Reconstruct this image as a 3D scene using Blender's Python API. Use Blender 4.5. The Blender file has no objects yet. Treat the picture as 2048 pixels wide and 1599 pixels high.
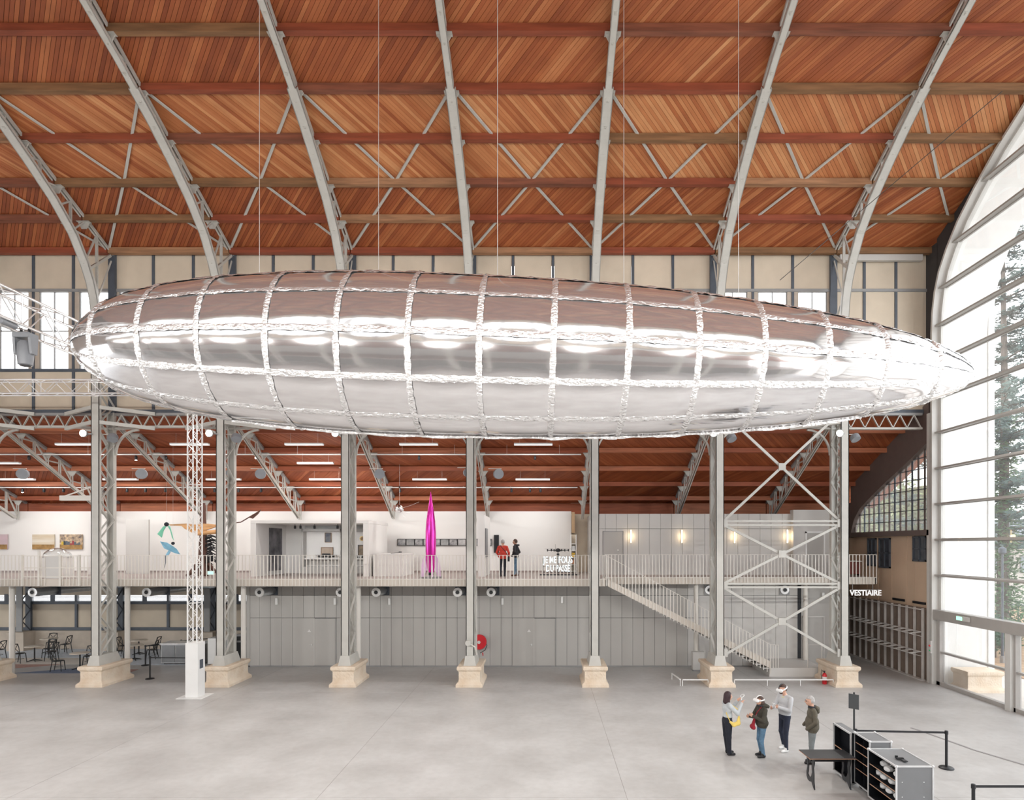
import bpy, bmesh, math, random
import numpy as np
from mathutils import Vector, Matrix
random.seed(7)
SC = bpy.context.scene
COL = SC.collection

# ---------------------------------------------------------------- camera
F = 1200.0                      # focal length in pixels of the 2048 px wide frame
XV, YV, H = 1088.0, 1088.0, 5.65
cd = bpy.data.cameras.new('camera'); cam = bpy.data.objects.new('camera', cd); COL.objects.link(cam)
cd.sensor_fit = 'HORIZONTAL'; cd.sensor_width = 36.0; cd.lens = 36.0 * F / 2048
cd.shift_x = (1024 - XV) / 2048; cd.shift_y = (YV - 799.5) / 2048
cd.clip_start = 0.05; cd.clip_end = 500
cam.location = (0, 0, H); cam.rotation_euler = (math.pi / 2, 0, 0)
SC.camera = cam

# ---------------------------------------------------------------- sky, exposure, light openings
w = bpy.data.worlds.new('sky'); SC.world = w; w.use_nodes = True
bg = w.node_tree.nodes['Background']; bg.inputs[0].default_value = (0.94, 0.97, 1.0, 1); bg.inputs[1].default_value = 2.5
SC.view_settings.view_transform = 'Standard'; SC.view_settings.look = 'None'
SC.view_settings.gamma = 1.0; SC.view_settings.use_curve_mapping = False
SC.view_settings.exposure = 0.92
cy = SC.cycles
cy.max_bounces = 8; cy.diffuse_bounces = 4; cy.glossy_bounces = 4; cy.transparent_max_bounces = 12
cy.transmission_bounces = 4
cy.use_adaptive_sampling = True; cy.adaptive_threshold = 0.03
cy.caustics_reflective = False; cy.caustics_refractive = False
cy.sample_clamp_indirect = 6.0; cy.use_denoising = True
cy.blur_glossy = 0.5

def portal(loc, rot, sx, sy):
    d = bpy.data.lights.new('daylight_portal', 'AREA'); d.shape = 'RECTANGLE'; d.size = sx; d.size_y = sy
    d.cycles.is_portal = True
    o = bpy.data.objects.new('daylight_portal', d); COL.objects.link(o); o.location = loc; o.rotation_euler = rot
XR, XL = 16.0, -38.0           # glass gable, far gable
portal((XR + 0.1, 12, 10.3), (0, math.radians(90), 0), 20.5, 24.2)
portal((XL - 0.1, 12, 4.5), (0, math.radians(-90), 0), 8.6, 24.2)
portal((-10.5, 25.35, 14.55), (math.radians(-90), 0, 0), 52, 3.4)
portal((-10.5, -1.35, 14.55), (math.radians(90), 0, 0), 52, 3.4)

# ---------------------------------------------------------------- helpers
WL = {}
def V(*a): return Vector(a)
def P(px, py, Y): return Vector(((px - XV) * Y / F, Y, H - (py - YV) * Y / F))   # a point of the place seen at that spot, Y metres away
def tag(o, label=None, cat=None, group=None, kind=None):
    if label: o['label'] = label
    if cat: o['category'] = cat
    if group: o['group'] = group
    if kind: o['kind'] = kind
    return o
def thing(name, label, cat, loc=(0, 0, 0), rz=0.0, group=None):
    o = bpy.data.objects.new(name, None); COL.objects.link(o); o.empty_display_size = 0.2
    o.location = loc; o.rotation_euler = (0, 0, rz); WL[o] = Vector(loc)
    return tag(o, label, cat, group)
def struct(name, label, loc=(0, 0, 0)):
    o = bpy.data.objects.new(name, None); COL.objects.link(o); o.location = loc; WL[o] = Vector(loc)
    return tag(o, label, None, None, 'structure')
def kids(o): return [c for c in bpy.data.objects if c.parent is o]
CH = {}
def copy_tree(o, parent=None):
    c = o.copy(); COL.objects.link(c)
    if parent is not None: c.parent = parent; CH.setdefault(parent, []).append(c)
    WL[c] = WL.get(o, Vector())
    for ch in list(CH.get(o, [])): copy_tree(ch, c)
    return c
def adopt(o, parent):
    if parent is not None:
        o.parent = parent; CH.setdefault(parent, []).append(o); WL[o] = WL.get(parent, Vector())
def inst(name, mesh, loc, parent, rot=None, scale=None):
    o = bpy.data.objects.new(name, mesh); COL.objects.link(o); adopt(o, parent)
    o.location = Vector(loc) - (WL.get(parent, Vector()) if parent is not None else Vector())
    if rot: o.rotation_euler = rot
    if scale: o.scale = scale
    return o

class MB:
    def __init__(s): s.v = []; s.f = []; s.m = []; s.mi = 0; s.tone = []; s.t = 0.0
    def add(s, vs, fs):
        b = len(s.v); s.v += [tuple(p) for p in vs]
        for f in fs: s.f.append(tuple(b + i for i in f)); s.m.append(s.mi); s.tone.append(s.t)
        return s
    def hexa(s, p): return s.add(p, [(0, 3, 2, 1), (4, 5, 6, 7), (0, 1, 5, 4), (1, 2, 6, 5), (2, 3, 7, 6), (3, 0, 4, 7)])
    def bx(s, x0, x1, y0, y1, z0, z1):
        return s.hexa([(x0, y0, z0), (x1, y0, z0), (x1, y1, z0), (x0, y1, z0), (x0, y0, z1), (x1, y0, z1), (x1, y1, z1), (x0, y1, z1)])
    def box(s, c, d): return s.bx(c[0] - d[0] / 2, c[0] + d[0] / 2, c[1] - d[1] / 2, c[1] + d[1] / 2, c[2] - d[2] / 2, c[2] + d[2] / 2)
    def bar(s, p, q, w, h, up=(0, 0, 1)):
        p = Vector(p); q = Vector(q); d = (q - p).normalized(); u = Vector(up)
        sd = d.cross(u)
        if sd.length < 1e-4: sd = d.cross(Vector((0, 1, 0)))
        sd.normalize(); u = sd.cross(d).normalized(); a = sd * w / 2; b = u * h / 2
        return s.hexa([p - a - b, p + a - b, p + a + b, p - a + b, q - a - b, q + a - b, q + a + b, q - a + b])
    def tube(s, pts, r, n=8, cap=True, closed=False):
        pts = [Vector(p) for p in pts]; N = len(pts); rr = r if isinstance(r, (list, tuple)) else [r] * N
        b = len(s.v); prev = None
        for i, p in enumerate(pts):
            if closed: d = pts[(i + 1) % N] - pts[i - 1]
            else: d = pts[min(i + 1, N - 1)] - pts[max(i - 1, 0)]
            d.normalize()
            if prev is None:
                a = d.orthogonal().normalized()
            else:
                a = prev - d * prev.dot(d)
                a = a.normalized() if a.length > 1e-5 else d.orthogonal().normalized()
            prev = a; c = d.cross(a)
            for k in range(n):
                t = 2 * math.pi * k / n; s.v.append(tuple(p + (a * math.cos(t) + c * math.sin(t)) * rr[i]))
        for i in range(N if closed else N - 1):
            i2 = (i + 1) % N
            for k in range(n):
                k2 = (k + 1) % n
                s.f.append((b + i * n + k, b + i * n + k2, b + i2 * n + k2, b + i2 * n + k)); s.m.append(s.mi); s.tone.append(s.t)
        if cap and not closed:
            s.f.append(tuple(b + k for k in reversed(range(n)))); s.m.append(s.mi); s.tone.append(s.t)
            s.f.append(tuple(b + (N - 1) * n + k for k in range(n))); s.m.append(s.mi); s.tone.append(s.t)
        return s
    def lathe(s, prof, n=20, c=(0, 0, 0), axis='z', sx=1.0, sy=1.0):
        b = len(s.v); c = Vector(c)
        for r, z in prof:
            for k in range(n):
                t = 2 * math.pi * k / n; x, y = r * math.cos(t) * sx, r * math.sin(t) * sy
                p = (x, y, z) if axis == 'z' else ((x, z, y) if axis == 'y' else (z, x, y))
                s.v.append(tuple(c + Vector(p)))
        fl = axis == 'y'
        for i in range(len(prof) - 1):
            for k in range(n):
                k2 = (k + 1) % n; q = (b + i * n + k, b + i * n + k2, b + (i + 1) * n + k2, b + (i + 1) * n + k)
                s.f.append(tuple(reversed(q)) if fl else q); s.m.append(s.mi); s.tone.append(s.t)
        for i, rev in ((0, True), (len(prof) - 1, False)):
            if prof[i][0] > 1e-4:
                q = [b + i * n + k for k in range(n)]
                if rev != fl: q.reverse()
                s.f.append(tuple(q)); s.m.append(s.mi); s.tone.append(s.t)
        return s
    def prism(s, poly, off):
        off = Vector(off); n = len(poly); a = [Vector(p) for p in poly]; b = [p + off for p in a]
        return s.add(a + b, [tuple(reversed(range(n))), tuple(range(n, 2 * n))] + [(i, (i + 1) % n, n + (i + 1) % n, n + i) for i in range(n)])
    def sphere(s, c, r, n=12, m=8, sc=(1, 1, 1)):
        c = Vector(c)
        prof = [(math.sin(math.pi * i / m), -math.cos(math.pi * i / m)) for i in range(m + 1)]
        b = len(s.v)
        s.v.append(tuple(c + Vector((0, 0, -r * sc[2]))))
        for pr, pz in prof[1:-1]:
            for k in range(n):
                t = 2 * math.pi * k / n
                s.v.append(tuple(c + Vector((pr * math.cos(t) * r * sc[0], pr * math.sin(t) * r * sc[1], pz * r * sc[2]))))
        s.v.append(tuple(c + Vector((0, 0, r * sc[2])))); e = len(s.v) - 1
        fs = []
        for k in range(n):
            fs.append((b, b + 1 + (k + 1) % n, b + 1 + k)); fs.append((e, e - n + k, e - n + (k + 1) % n))
            for i in range(m - 2):
                q = b + 1 + i * n; fs.append((q + k, q + (k + 1) % n, q + n + (k + 1) % n, q + n + k))
        for f in fs: s.f.append(f); s.m.append(s.mi); s.tone.append(s.t)
        return s
    def mesh(s, name, mats, off=Vector(), smooth=False):
        me = bpy.data.meshes.new(name); o = Vector(off)
        me.from_pydata([(p[0] - o[0], p[1] - o[1], p[2] - o[2]) for p in s.v], [], s.f)
        for m in (mats if isinstance(mats, (list, tuple)) else [mats]): me.materials.append(m)
        if isinstance(mats, (list, tuple)): me.polygons.foreach_set('material_index', s.m)
        if any(s.tone):
            at = me.attributes.new('tone', 'FLOAT', 'FACE'); at.data.foreach_set('value', s.tone)
        if smooth:
            me.polygons.foreach_set('use_smooth', [True] * len(s.f))
            if smooth != 'all':
                me.update(); me.set_sharp_from_angle(angle=math.radians(40))
        me.update()
        return me
    def build(s, name, mats, parent=None, smooth=False, label=None, cat=None, group=None, kind=None):
        if parent is None:
            xs = [p[0] for p in s.v]; ys = [p[1] for p in s.v]; zs = [p[2] for p in s.v]
            off = Vector(((min(xs) + max(xs)) / 2, (min(ys) + max(ys)) / 2, min(zs)))
        else: off = WL.get(parent, Vector())
        o = bpy.data.objects.new(name, s.mesh(name, mats, off, smooth)); COL.objects.link(o)
        if parent is None: o.location = off; WL[o] = off
        else: adopt(o, parent)
        return tag(o, label, cat, group, kind)

# ---------------------------------------------------------------- materials
def nt(name):
    m = bpy.data.materials.new(name); m.use_nodes = True; t = m.node_tree; t.nodes.clear()
    return m, t, t.nodes, t.links
def M(name, col, rough=0.5, metal=0.0, var=0.08, sc=3.0, bump=0.0, bsc=30.0, stretch=(1, 1, 1), col2=None, emit=0.0, detail=4.0, coat=0.0, spec=0.5, dist=0.1):
    m, t, n, l = nt(name)
    out = n.new('ShaderNodeOutputMaterial'); b = n.new('ShaderNodeBsdfPrincipled'); l.new(b.outputs[0], out.inputs[0])
    tc = n.new('ShaderNodeTexCoord'); mp = n.new('ShaderNodeMapping'); mp.inputs['Scale'].default_value = stretch
    l.new(tc.outputs['Object'], mp.inputs[0])
    nz = n.new('ShaderNodeTexNoise'); nz.inputs['Scale'].default_value = sc; nz.inputs['Detail'].default_value = detail
    l.new(mp.outputs[0], nz.inputs['Vector'])
    cr = n.new('ShaderNodeValToRGB'); l.new(nz.outputs[0], cr.inputs[0])
    c2 = col2 or [min(1, c * (1 + var)) for c in col]; c1 = col if col2 else [c * (1 - var) for c in col]
    cr.color_ramp.elements[0].position = 0.3; cr.color_ramp.elements[1].position = 0.7
    cr.color_ramp.elements[0].color = (*c1, 1); cr.color_ramp.elements[1].color = (*c2, 1)
    l.new(cr.outputs[0], b.inputs['Base Color'])
    b.inputs['Roughness'].default_value = rough; b.inputs['Metallic'].default_value = metal
    b.inputs['Specular IOR Level'].default_value = spec
    if coat: b.inputs['Coat Weight'].default_value = coat
    if bump:
        n2 = n.new('ShaderNodeTexNoise'); n2.inputs['Scale'].default_value = bsc; n2.inputs['Detail'].default_value = 3
        l.new(mp.outputs[0], n2.inputs['Vector'])
        bp = n.new('ShaderNodeBump'); bp.inputs['Strength'].default_value = bump; bp.inputs['Distance'].default_value = dist
        l.new(n2.outputs[0], bp.inputs['Height']); l.new(bp.outputs[0], b.inputs['Normal'])
    if emit:
        l.new(cr.outputs[0], b.inputs['Emission Color']); b.inputs['Emission Strength'].default_value = emit
    return m
def EM(name, col, st):
    m, t, n, l = nt(name); out = n.new('ShaderNodeOutputMaterial'); e = n.new('ShaderNodeEmission')
    e.inputs[0].default_value = (*col, 1); e.inputs[1].default_value = st; l.new(e.outputs[0], out.inputs[0]); return m
def GLASS(name, tint=(1, 1, 1), refl=1.0, haze=0.0):
    m, t, n, l = nt(name); out = n.new('ShaderNodeOutputMaterial')
    tr = n.new('ShaderNodeBsdfTransparent'); tr.inputs[0].default_value = (*tint, 1)
    gl = n.new('ShaderNodeBsdfGlossy'); gl.inputs['Roughness'].default_value = 0.0
    lw_ = n.new('ShaderNodeLayerWeight'); lw_.inputs[0].default_value = 0.5
    pw_ = n.new('ShaderNodeMath'); pw_.operation = 'POWER'; pw_.inputs[1].default_value = 2.5; l.new(lw_.outputs['Facing'], pw_.inputs[0])
    mu = n.new('ShaderNodeMath'); mu.operation = 'MULTIPLY_ADD'; mu.inputs[1].default_value = 0.9 * refl; mu.inputs[2].default_value = 0.06 * refl; l.new(pw_.outputs[0], mu.inputs[0])
    mx = n.new('ShaderNodeMixShader'); l.new(mu.outputs[0], mx.inputs[0]); l.new(tr.outputs[0], mx.inputs[1]); l.new(gl.outputs[0], mx.inputs[2])
    last = mx
    if haze:
        df = n.new('ShaderNodeBsdfDiffuse'); df.inputs[0].default_value = (0.8, 0.82, 0.83, 1)
        tl = n.new('ShaderNodeBsdfTranslucent'); tl.inputs[0].default_value = (0.8, 0.82, 0.83, 1)
        ad = n.new('ShaderNodeMixShader'); ad.inputs[0].default_value = 0.7; l.new(df.outputs[0], ad.inputs[1]); l.new(tl.outputs[0], ad.inputs[2])
        m2 = n.new('ShaderNodeMixShader'); m2.inputs[0].default_value = haze; l.new(mx.outputs[0], m2.inputs[1]); l.new(ad.outputs[0], m2.inputs[2]); last = m2
    l.new(last.outputs[0], out.inputs[0]); return m

steel = M('warm_grey_paint', (0.52, 0.51, 0.475), 0.45, var=0.05, sc=2.5)
steel_d = M('dark_slate_paint', (0.085, 0.10, 0.125), 0.5, var=0.1)
steel_m = M('mid_grey_paint', (0.30, 0.30, 0.30), 0.45, var=0.06)
cream = M('cream_plaster', (0.66, 0.57, 0.455), 0.85, var=0.07, sc=0.9, bump=0.05)
white = M('white_wall_paint', (0.80, 0.785, 0.765), 0.75, var=0.02, sc=0.6)
panelm = M('grey_wall_panel', (0.47, 0.455, 0.435), 0.55, var=0.03, sc=0.8)
panell = M('light_grey_wall_panel', (0.61, 0.595, 0.575), 0.55, var=0.03, sc=0.8)
whitep = M('white_powder_coat', (0.82, 0.82, 0.81), 0.4, var=0.02)
railm = M('pale_railing_paint', (0.72, 0.69, 0.64), 0.45, var=0.03)
black = M('black_plastic', (0.016, 0.017, 0.02), 0.4, var=0.2)
blackm = M('black_matte', (0.03, 0.032, 0.036), 0.7, var=0.2)
galv = M('galvanised_duct', (0.50, 0.53, 0.56), 0.28, metal=0.9, var=0.1, sc=6)
alu = M('bright_aluminium', (0.88, 0.88, 0.88), 0.3, metal=0.6, var=0.05)
stone = M('weathered_limestone', (0.70, 0.56, 0.42), 0.9, sc=2.2, col2=(0.80, 0.70, 0.58), bump=0.35, bsc=14, detail=8)
slabm = M('gallery_floor_wood', (0.36, 0.30, 0.28), 0.45, var=0.1, sc=1.2, stretch=(1, 6, 1))
glass = GLASS('window_glass'); gglass = GLASS('hazed_gable_glass', (.97, .98, .98), 1.0, haze=.07)  # gable glass carries a painted haze that washes out the view outside
red = M('red_enamel', (0.62, 0.02, 0.03), 0.35, var=0.08)
# ================================================================ setting
CX = [-2.96 + 5.0 * (i - 4) for i in range(0, 8)]     # column lines, the last one next to the glass gable
YC, YB = 24.0, 24.95                                  # front and back flange of the columns
G = 4.16                                              # gallery floor height
def tc(Y):                                            # underside of the boards, nave roof
    return 21.04 - 0.4576 * (Y - 17.81)
def mir(Y): return 24.0 - Y                           # the hall is symmetrical about its ridge line Y = 12
PY = [24.76, 23.42, 22.09, 20.65, 19.25, 17.81, 16.40, 14.95, 13.5]
def atc(Y): return 11.35 - 0.4576 * (Y - 25)          # underside of the boards, aisle roof
APY = [26.33, 27.73, 29.17, 30.52, 31.87]
BAYS = [XL] + [x for x in [-32.96, -27.96]] + CX + [XR]

# floor -----------------------------------------------------------
def floor_mat():
    m, t, n, l = nt('polished_concrete')
    out = n.new('ShaderNodeOutputMaterial'); b = n.new('ShaderNodeBsdfPrincipled'); l.new(b.outputs[0], out.inputs[0])
    tc_ = n.new('ShaderNodeTexCoord')
    n1 = n.new('ShaderNodeTexNoise'); n1.inputs['Scale'].default_value = 0.55; n1.inputs['Detail'].default_value = 7; n1.inputs['Roughness'].default_value = 0.62
    n2 = n.new('ShaderNodeTexNoise'); n2.inputs['Scale'].default_value = 5.0; n2.inputs['Detail'].default_value = 5
    l.new(tc_.outputs['Object'], n1.inputs[0]); l.new(tc_.outputs['Object'], n2.inputs[0])
    cr = n.new('ShaderNodeValToRGB'); e = cr.color_ramp.elements
    e[0].position = 0.28; e[0].color = (0.415, 0.405, 0.395, 1); e[1].position = 0.66; e[1].color = (0.55, 0.545, 0.54, 1)
    l.new(n1.outputs[0], cr.inputs[0])
    mx = n.new('ShaderNodeMixRGB'); mx.blend_type = 'MULTIPLY'; mx.inputs[0].default_value = 0.35
    c2 = n.new('ShaderNodeValToRGB'); c2.color_ramp.elements[0].position = 0.3; c2.color_ramp.elements[0].color = (0.80, 0.79, 0.785, 1); c2.color_ramp.elements[1].position = 0.6
    l.new(n2.outputs[0], c2.inputs[0]); l.new(cr.outputs[0], mx.inputs[1]); l.new(c2.outputs[0], mx.inputs[2])
    l.new(mx.outputs[0], b.inputs['Base Color'])
    r = n.new('ShaderNodeMapRange'); r.inputs[3].default_value = 0.3; r.inputs[4].default_value = 0.5; l.new(n1.outputs[0], r.inputs[0]); l.new(r.outputs[0], b.inputs['Roughness'])
    return m
floorm = floor_mat()
fl = struct('floor', 'pale polished concrete floor of the hall, cut into large slabs')
xs = [XL] + [1.85 - 6.9 * k for k in range(5, -1, -1)] + [8.75, XR]
ys = [-9.5, -1.0, 6.2, 13.4, 22.9, 33.0]
for a, b in zip(xs, xs[1:]):
    for c, d in zip(ys, ys[1:]):
        MB().bx(a + .006, b - .006, c + .006, d - .006, -0.2, 0.0).build('slab', floorm, fl)
jm = M('joint_filler', (0.34, 0.32, 0.31), 0.8)
MB().bx(XL, XR, -9.5, 33, -0.25, -0.004).build('joint_filler', jm, fl)

# roof boards -----------------------------------------------------
def board_mat(name, ramp, rough=0.55):
    m, t, n, l = nt(name)
    out = n.new('ShaderNodeOutputMaterial'); b = n.new('ShaderNodeBsdfPrincipled'); l.new(b.outputs[0], out.inputs[0])
    at = n.new('ShaderNodeAttribute'); at.attribute_name = 'tone'
    cr = n.new('ShaderNodeValToRGB'); el = cr.color_ramp.elements
    el[0].position = ramp[0][0]; el[0].color = (*ramp[0][1], 1); el[1].position = ramp[-1][0]; el[1].color = (*ramp[-1][1], 1)
    for p, c in ramp[1:-1]: q = el.new(p); q.color = (*c, 1)
    l.new(at.outputs['Fac'], cr.inputs[0])
    tc_ = n.new('ShaderNodeTexCoord'); nz = n.new('ShaderNodeTexNoise'); nz.inputs['Scale'].default_value = 1.3; nz.inputs['Detail'].default_value = 6
    l.new(tc_.outputs['Object'], nz.inputs[0])
    c2 = n.new('ShaderNodeValToRGB'); c2.color_ramp.elements[0].position = 0.25; c2.color_ramp.elements[0].color = (0.66, 0.62, 0.6, 1); c2.color_ramp.elements[1].position = 0.62
    l.new(nz.outputs[0], c2.inputs[0])
    mx = n.new('ShaderNodeMixRGB'); mx.blend_type = 'MULTIPLY'; mx.inputs[0].default_value = 0.6
    l.new(cr.outputs[0], mx.inputs[1]); l.new(c2.outputs[0], mx.inputs[2]); l.new(mx.outputs[0], b.inputs['Base Color'])
    b.inputs['Roughness'].default_value = rough
    return m
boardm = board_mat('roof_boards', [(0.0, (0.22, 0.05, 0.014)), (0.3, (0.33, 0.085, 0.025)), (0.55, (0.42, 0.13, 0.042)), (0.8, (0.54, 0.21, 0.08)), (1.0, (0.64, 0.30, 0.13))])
aboardm = board_mat('aisle_roof_boards', [(0.0, (0.24, 0.055, 0.018)), (0.5, (0.35, 0.09, 0.03)), (1.0, (0.46, 0.145, 0.055))])
backm = M('roof_backing', (0.05, 0.018, 0.01), 0.9)
purl = [M('purlin_red', (0.27, 0.065, 0.03), 0.6, var=0.25, sc=1.2, stretch=(0.6, 6, 6)), M('purlin_olive', (0.23, 0.12, 0.055), 0.7, var=0.3, sc=1.2, stretch=(0.6, 6, 6)),
        M('purlin_brown', (0.22, 0.075, 0.042), 0.65, var=0.3, sc=1.2, stretch=(0.6, 6, 6)), M('purlin_weathered', (0.36, 0.19, 0.10), 0.7, var=0.3, sc=1.5, stretch=(0.6, 6, 6))]

def boards(mb, x0, x1, ya, yb, zf, sgn, rnd, wd=0.105, mean=0.42):
    """diagonal boards between the lines Y = ya and Y = yb (ya > yb); sgn: how X runs as Y falls"""
    run = (ya - yb) * 1.0; step = wd * 1.42; k = -int(run / step) - 2; th = 0.022
    X = x0 - run
    while X < x1 + run:
        a0, a1 = X, X + step - 0.012
        q = [(a0, ya), (a1, ya), (a1 + sgn * run, yb), (a0 + sgn * run, yb)]
        # clip in X to the bay range (convex clip)
        poly = q
        for lim, keep in ((x0, lambda p: p[0] >= x0), (x1, lambda p: p[0] <= x1)):
            np_ = []
            for i in range(len(poly)):
                p, r = poly[i], poly[(i + 1) % len(poly)]
                if keep(p): np_.append(p)
                if keep(p) != keep(r):
                    t = (lim - p[0]) / (r[0] - p[0]); np_.append((lim, p[1] + t * (r[1] - p[1])))
            poly = np_
            if not poly: break
        if len(poly) >= 3:
            dz = rnd.uniform(-0.006, 0.006)
            mb.t = min(1, max(0.01, rnd.gauss(mean + max(-.2, min(0, (X + 8) * .02)), 0.17)))  # random tone, sinking to the left: light falloff put into the boards
            mb.prism([(p[0], p[1], zf(p[1]) + dz) for p in poly], (0, 0, th))
        X += step
rr = random.Random(3)
ceil = struct('ceiling', 'pitched timber roof of the nave, herringbone boards on purlins')
XE = XR + 2.2
zones = [(25.3, 22.09, 1), (22.09, 19.25, -1), (19.25, 16.4, 1), (16.4, 13.5, -1), (13.5, 12.0, 1)]
bn, bo = MB(), MB()
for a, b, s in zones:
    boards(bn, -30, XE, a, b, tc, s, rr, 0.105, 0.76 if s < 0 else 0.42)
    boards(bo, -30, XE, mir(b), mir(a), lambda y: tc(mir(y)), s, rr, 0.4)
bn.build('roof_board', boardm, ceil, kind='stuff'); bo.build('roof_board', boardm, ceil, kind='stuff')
mb = MB()
for s in (0, 1):
    f = (lambda y: mir(y)) if s else (lambda y: y)
    mb.add([(XL, f(25.4), tc(25.4) + .05), (XE, f(25.4), tc(25.4) + .05), (XE, 12, tc(12) + .05), (XL, 12, tc(12) + .05)], [(0, 1, 2, 3)])
    mb.add([(XL, f(25.4), tc(25.4) + .25), (XE, f(25.4), tc(25.4) + .25), (XE, 12, tc(12) + .25), (XL, 12, tc(12) + .25)], [(0, 1, 2, 3)])
mb.bx(XL, XE, 25.4, 25.5, tc(25.4) - .1, tc(25.4) + .25); mb.bx(XL, XE, mir(25.5), mir(25.4), tc(25.4) - .1, tc(25.4) + .25)
mb.build('roof_backing', backm, ceil)
TN = {}
for bi, (xa, xb) in enumerate(zip(BAYS, BAYS[1:])):
    vis = xb > -30
    for pi, Y in enumerate(PY):
        mt = purl[rr.choice([0, 0, 1, 2, 3, 1])]
        z = tc(Y)
        if vis: MB().bx(xa + .02, xb - .02, Y - .1, Y + .1, z - .23 + rr.uniform(-.01, .01), z - .005).build('purlin', mt, ceil)
        MB().bx(xa + .02, xb - .02, mir(Y) - .1, mir(Y) + .1, z - .23, z - .005).build('purlin', mt, ceil)
MB().bx(XL, XR, 11.88, 12.12, tc(12) - .25, tc(12) - .005).build('ridge_beam', purl[0], ceil)
# wind braces of flat steel under the boards
for bi, (xa, xb) in enumerate(zip(BAYS, BAYS[1:])):
    if xb < -26: continue
    xm = (xa + xb) / 2 if xb < XR else xa + 2.5
    xe = xb if xb < XR else xa + 5
    for (p, q) in (((xa, 19.25), (xm, 22.09)), ((xe, 19.25), (xm, 22.09)), ((xm, 22.09), (xa, 24.76)), ((xm, 22.09), (xe, 24.76))):
        p, q = list(p), list(q)
        for e, o in ((p, q), (q, p)):
            if e[0] > XR - .1:
                t = (XR - .1 - o[0]) / (e[0] - o[0]); e[1] = o[1] + t * (e[1] - o[1]); e[0] = XR - .1
        MB().bar((p[0], p[1], tc(p[1]) - .06), (q[0], q[1], tc(q[1]) - .06), .085, .05).build('wind_brace', steel, ceil)

# aisle roof ------------------------------------------------------
ace = struct('ceiling_aisle', 'low pitched timber roof over the side aisle and gallery')
mb = MB(); boards(mb, -32, XE, 33.0, 29.17, atc, 1, rr, .14); boards(mb, -32, XE, 29.17, 25.1, atc, -1, rr, .14)
mb.build('roof_board', aboardm, ace, kind='stuff')
MB().bx(XL, XE, 25.1, 33.2, 0, .04).build('roof_backing', backm, ace)
o = CH[ace][-1]; me = o.data
for v in me.vertices: v.co.z += atc(v.co.y) + .04
apm = M('aisle_purlin', (0.33, 0.085, 0.035), 0.6, var=0.22, sc=1.4, stretch=(0.6, 6, 6))
apm2 = M('aisle_purlin_pale', (0.45, 0.155, 0.075), 0.6, var=0.22, sc=1.4, stretch=(0.6, 6, 6))
for xa, xb in zip(BAYS, BAYS[1:]):
    if xb < -30: continue
    for Y in APY + [32.6]:
        z = atc(Y); MB().bx(xa + .02, xb - .02, Y - .09, Y + .09, z - .22 - (.35 if Y > 32 else 0), z - .005).build('purlin', rr.choice([apm, apm2, apm]), ace)

# clerestory walls --------------------------------------------------
Z0, Z1, Z2, Z3 = 11.2, 12.9, 16.23, 17.72
fram = M('window_frame_wood', (0.50, 0.43, 0.36), 0.6)
def clerestory(name, yw, sg, label, full):
    wl = struct(name, label)
    def slab(nm, x0, x1, z0, z1, th, dy, mt):
        y0, y1 = sorted((yw + sg * dy, yw + sg * (dy + th)))
        return MB().bx(x0, x1, y0, y1, z0, z1).build(nm, mt, wl)
    global win_n
    for xa, xb in zip(BAYS, BAYS[1:]):
        last = xb == XR and full
        w3 = (xb - xa) / 3
        slab('column_post', xa - .13, xa + .13, Z0 - .1, Z3 + .1, .14, -.06, steel_d)
        for k in range(3):
            x0, x1 = xa + k * w3, xa + (k + 1) * w3
            slab('panel', x0 + .06, x1 - .06, Z2 + .06, Z3, .05, .04, cream)
            slab('panel', x0 + .06, x1 - .06, Z0 + .05, Z1 - .05, .05, .04, cream)
            if k: slab('post', x0 - .05, x0 + .05, Z0, Z3 + .05, .1, 0, steel_d)
            if last:
                slab('panel', x0 + .06, x1 - .06, Z1 + .05, Z2 - .06, .05, .04, cream); continue
            xc = (x0 + x1) / 2; hw = .61
            slab('jamb', x0 + .05, xc - hw, Z1, Z2, .1, .03, fram); slab('jamb', xc + hw, x1 - .05, Z1, Z2, .1, .03, fram)
            wins.append((xc, hw, yw, sg))
        slab('rail', xa, xb, Z2 - .06, Z2 + .06, .12, -.01, steel_m if full else steel_d)
        slab('rail', xa, xb, Z1 - .06, Z1 + .06, .12, -.01, steel_d)
        slab('rail', xa, xb, Z0 - .12, Z0 + .06, .16, -.03, steel_d)
        slab('eave_beam', xa, xb, Z3, Z3 + .2, .2, -.05, purl[2])
    slab('wall_head', XL, XR, Z3 + .05, Z3 + .6, .1, .1, cream)
    return wl
wins = []
clerestory('wall_back', 25.0, 1, 'cream panelled clerestory wall with dark posts above the aisle', True)
wA = len(wins)
clerestory('wall_front', -1.0, -1, 'cream panelled clerestory wall on the camera side of the hall', False)
wcount = 0; wproto = {}
for i, (xc, hw, yw, sg) in enumerate(wins):
    if sg not in wproto:
        p = struct('window_1' if sg > 0 else 'window_100', 'tall clerestory window of four panes')
        m1 = MB(); y = 0
        for x in (-hw, 0, hw): m1.bx(x - (.035 if x else .018), x + (.035 if x else .018), -.03, .03, 0, Z2 - Z1)
        for z in (.03, (Z2 - Z1) * .5, Z2 - Z1 - .03): m1.bx(-hw, hw, -.025, .025, z - .022, z + .022)
        m1.build('frame', steel_m, p)
        for x in (-hw / 2, hw / 2):
            for z in (.25, .75): MB().box((x, 0, (Z2 - Z1) * z), (hw - .05, .008, (Z2 - Z1) / 2 - .05)).build('pane', glass, p)
        wproto[sg] = p; q = p
    else: q = copy_tree(wproto[sg]); q.name = 'window_%d' % (i + 1 if sg > 0 else 101 + i - wA)
    q.location = (xc, yw + sg * .1, Z1)

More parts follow.
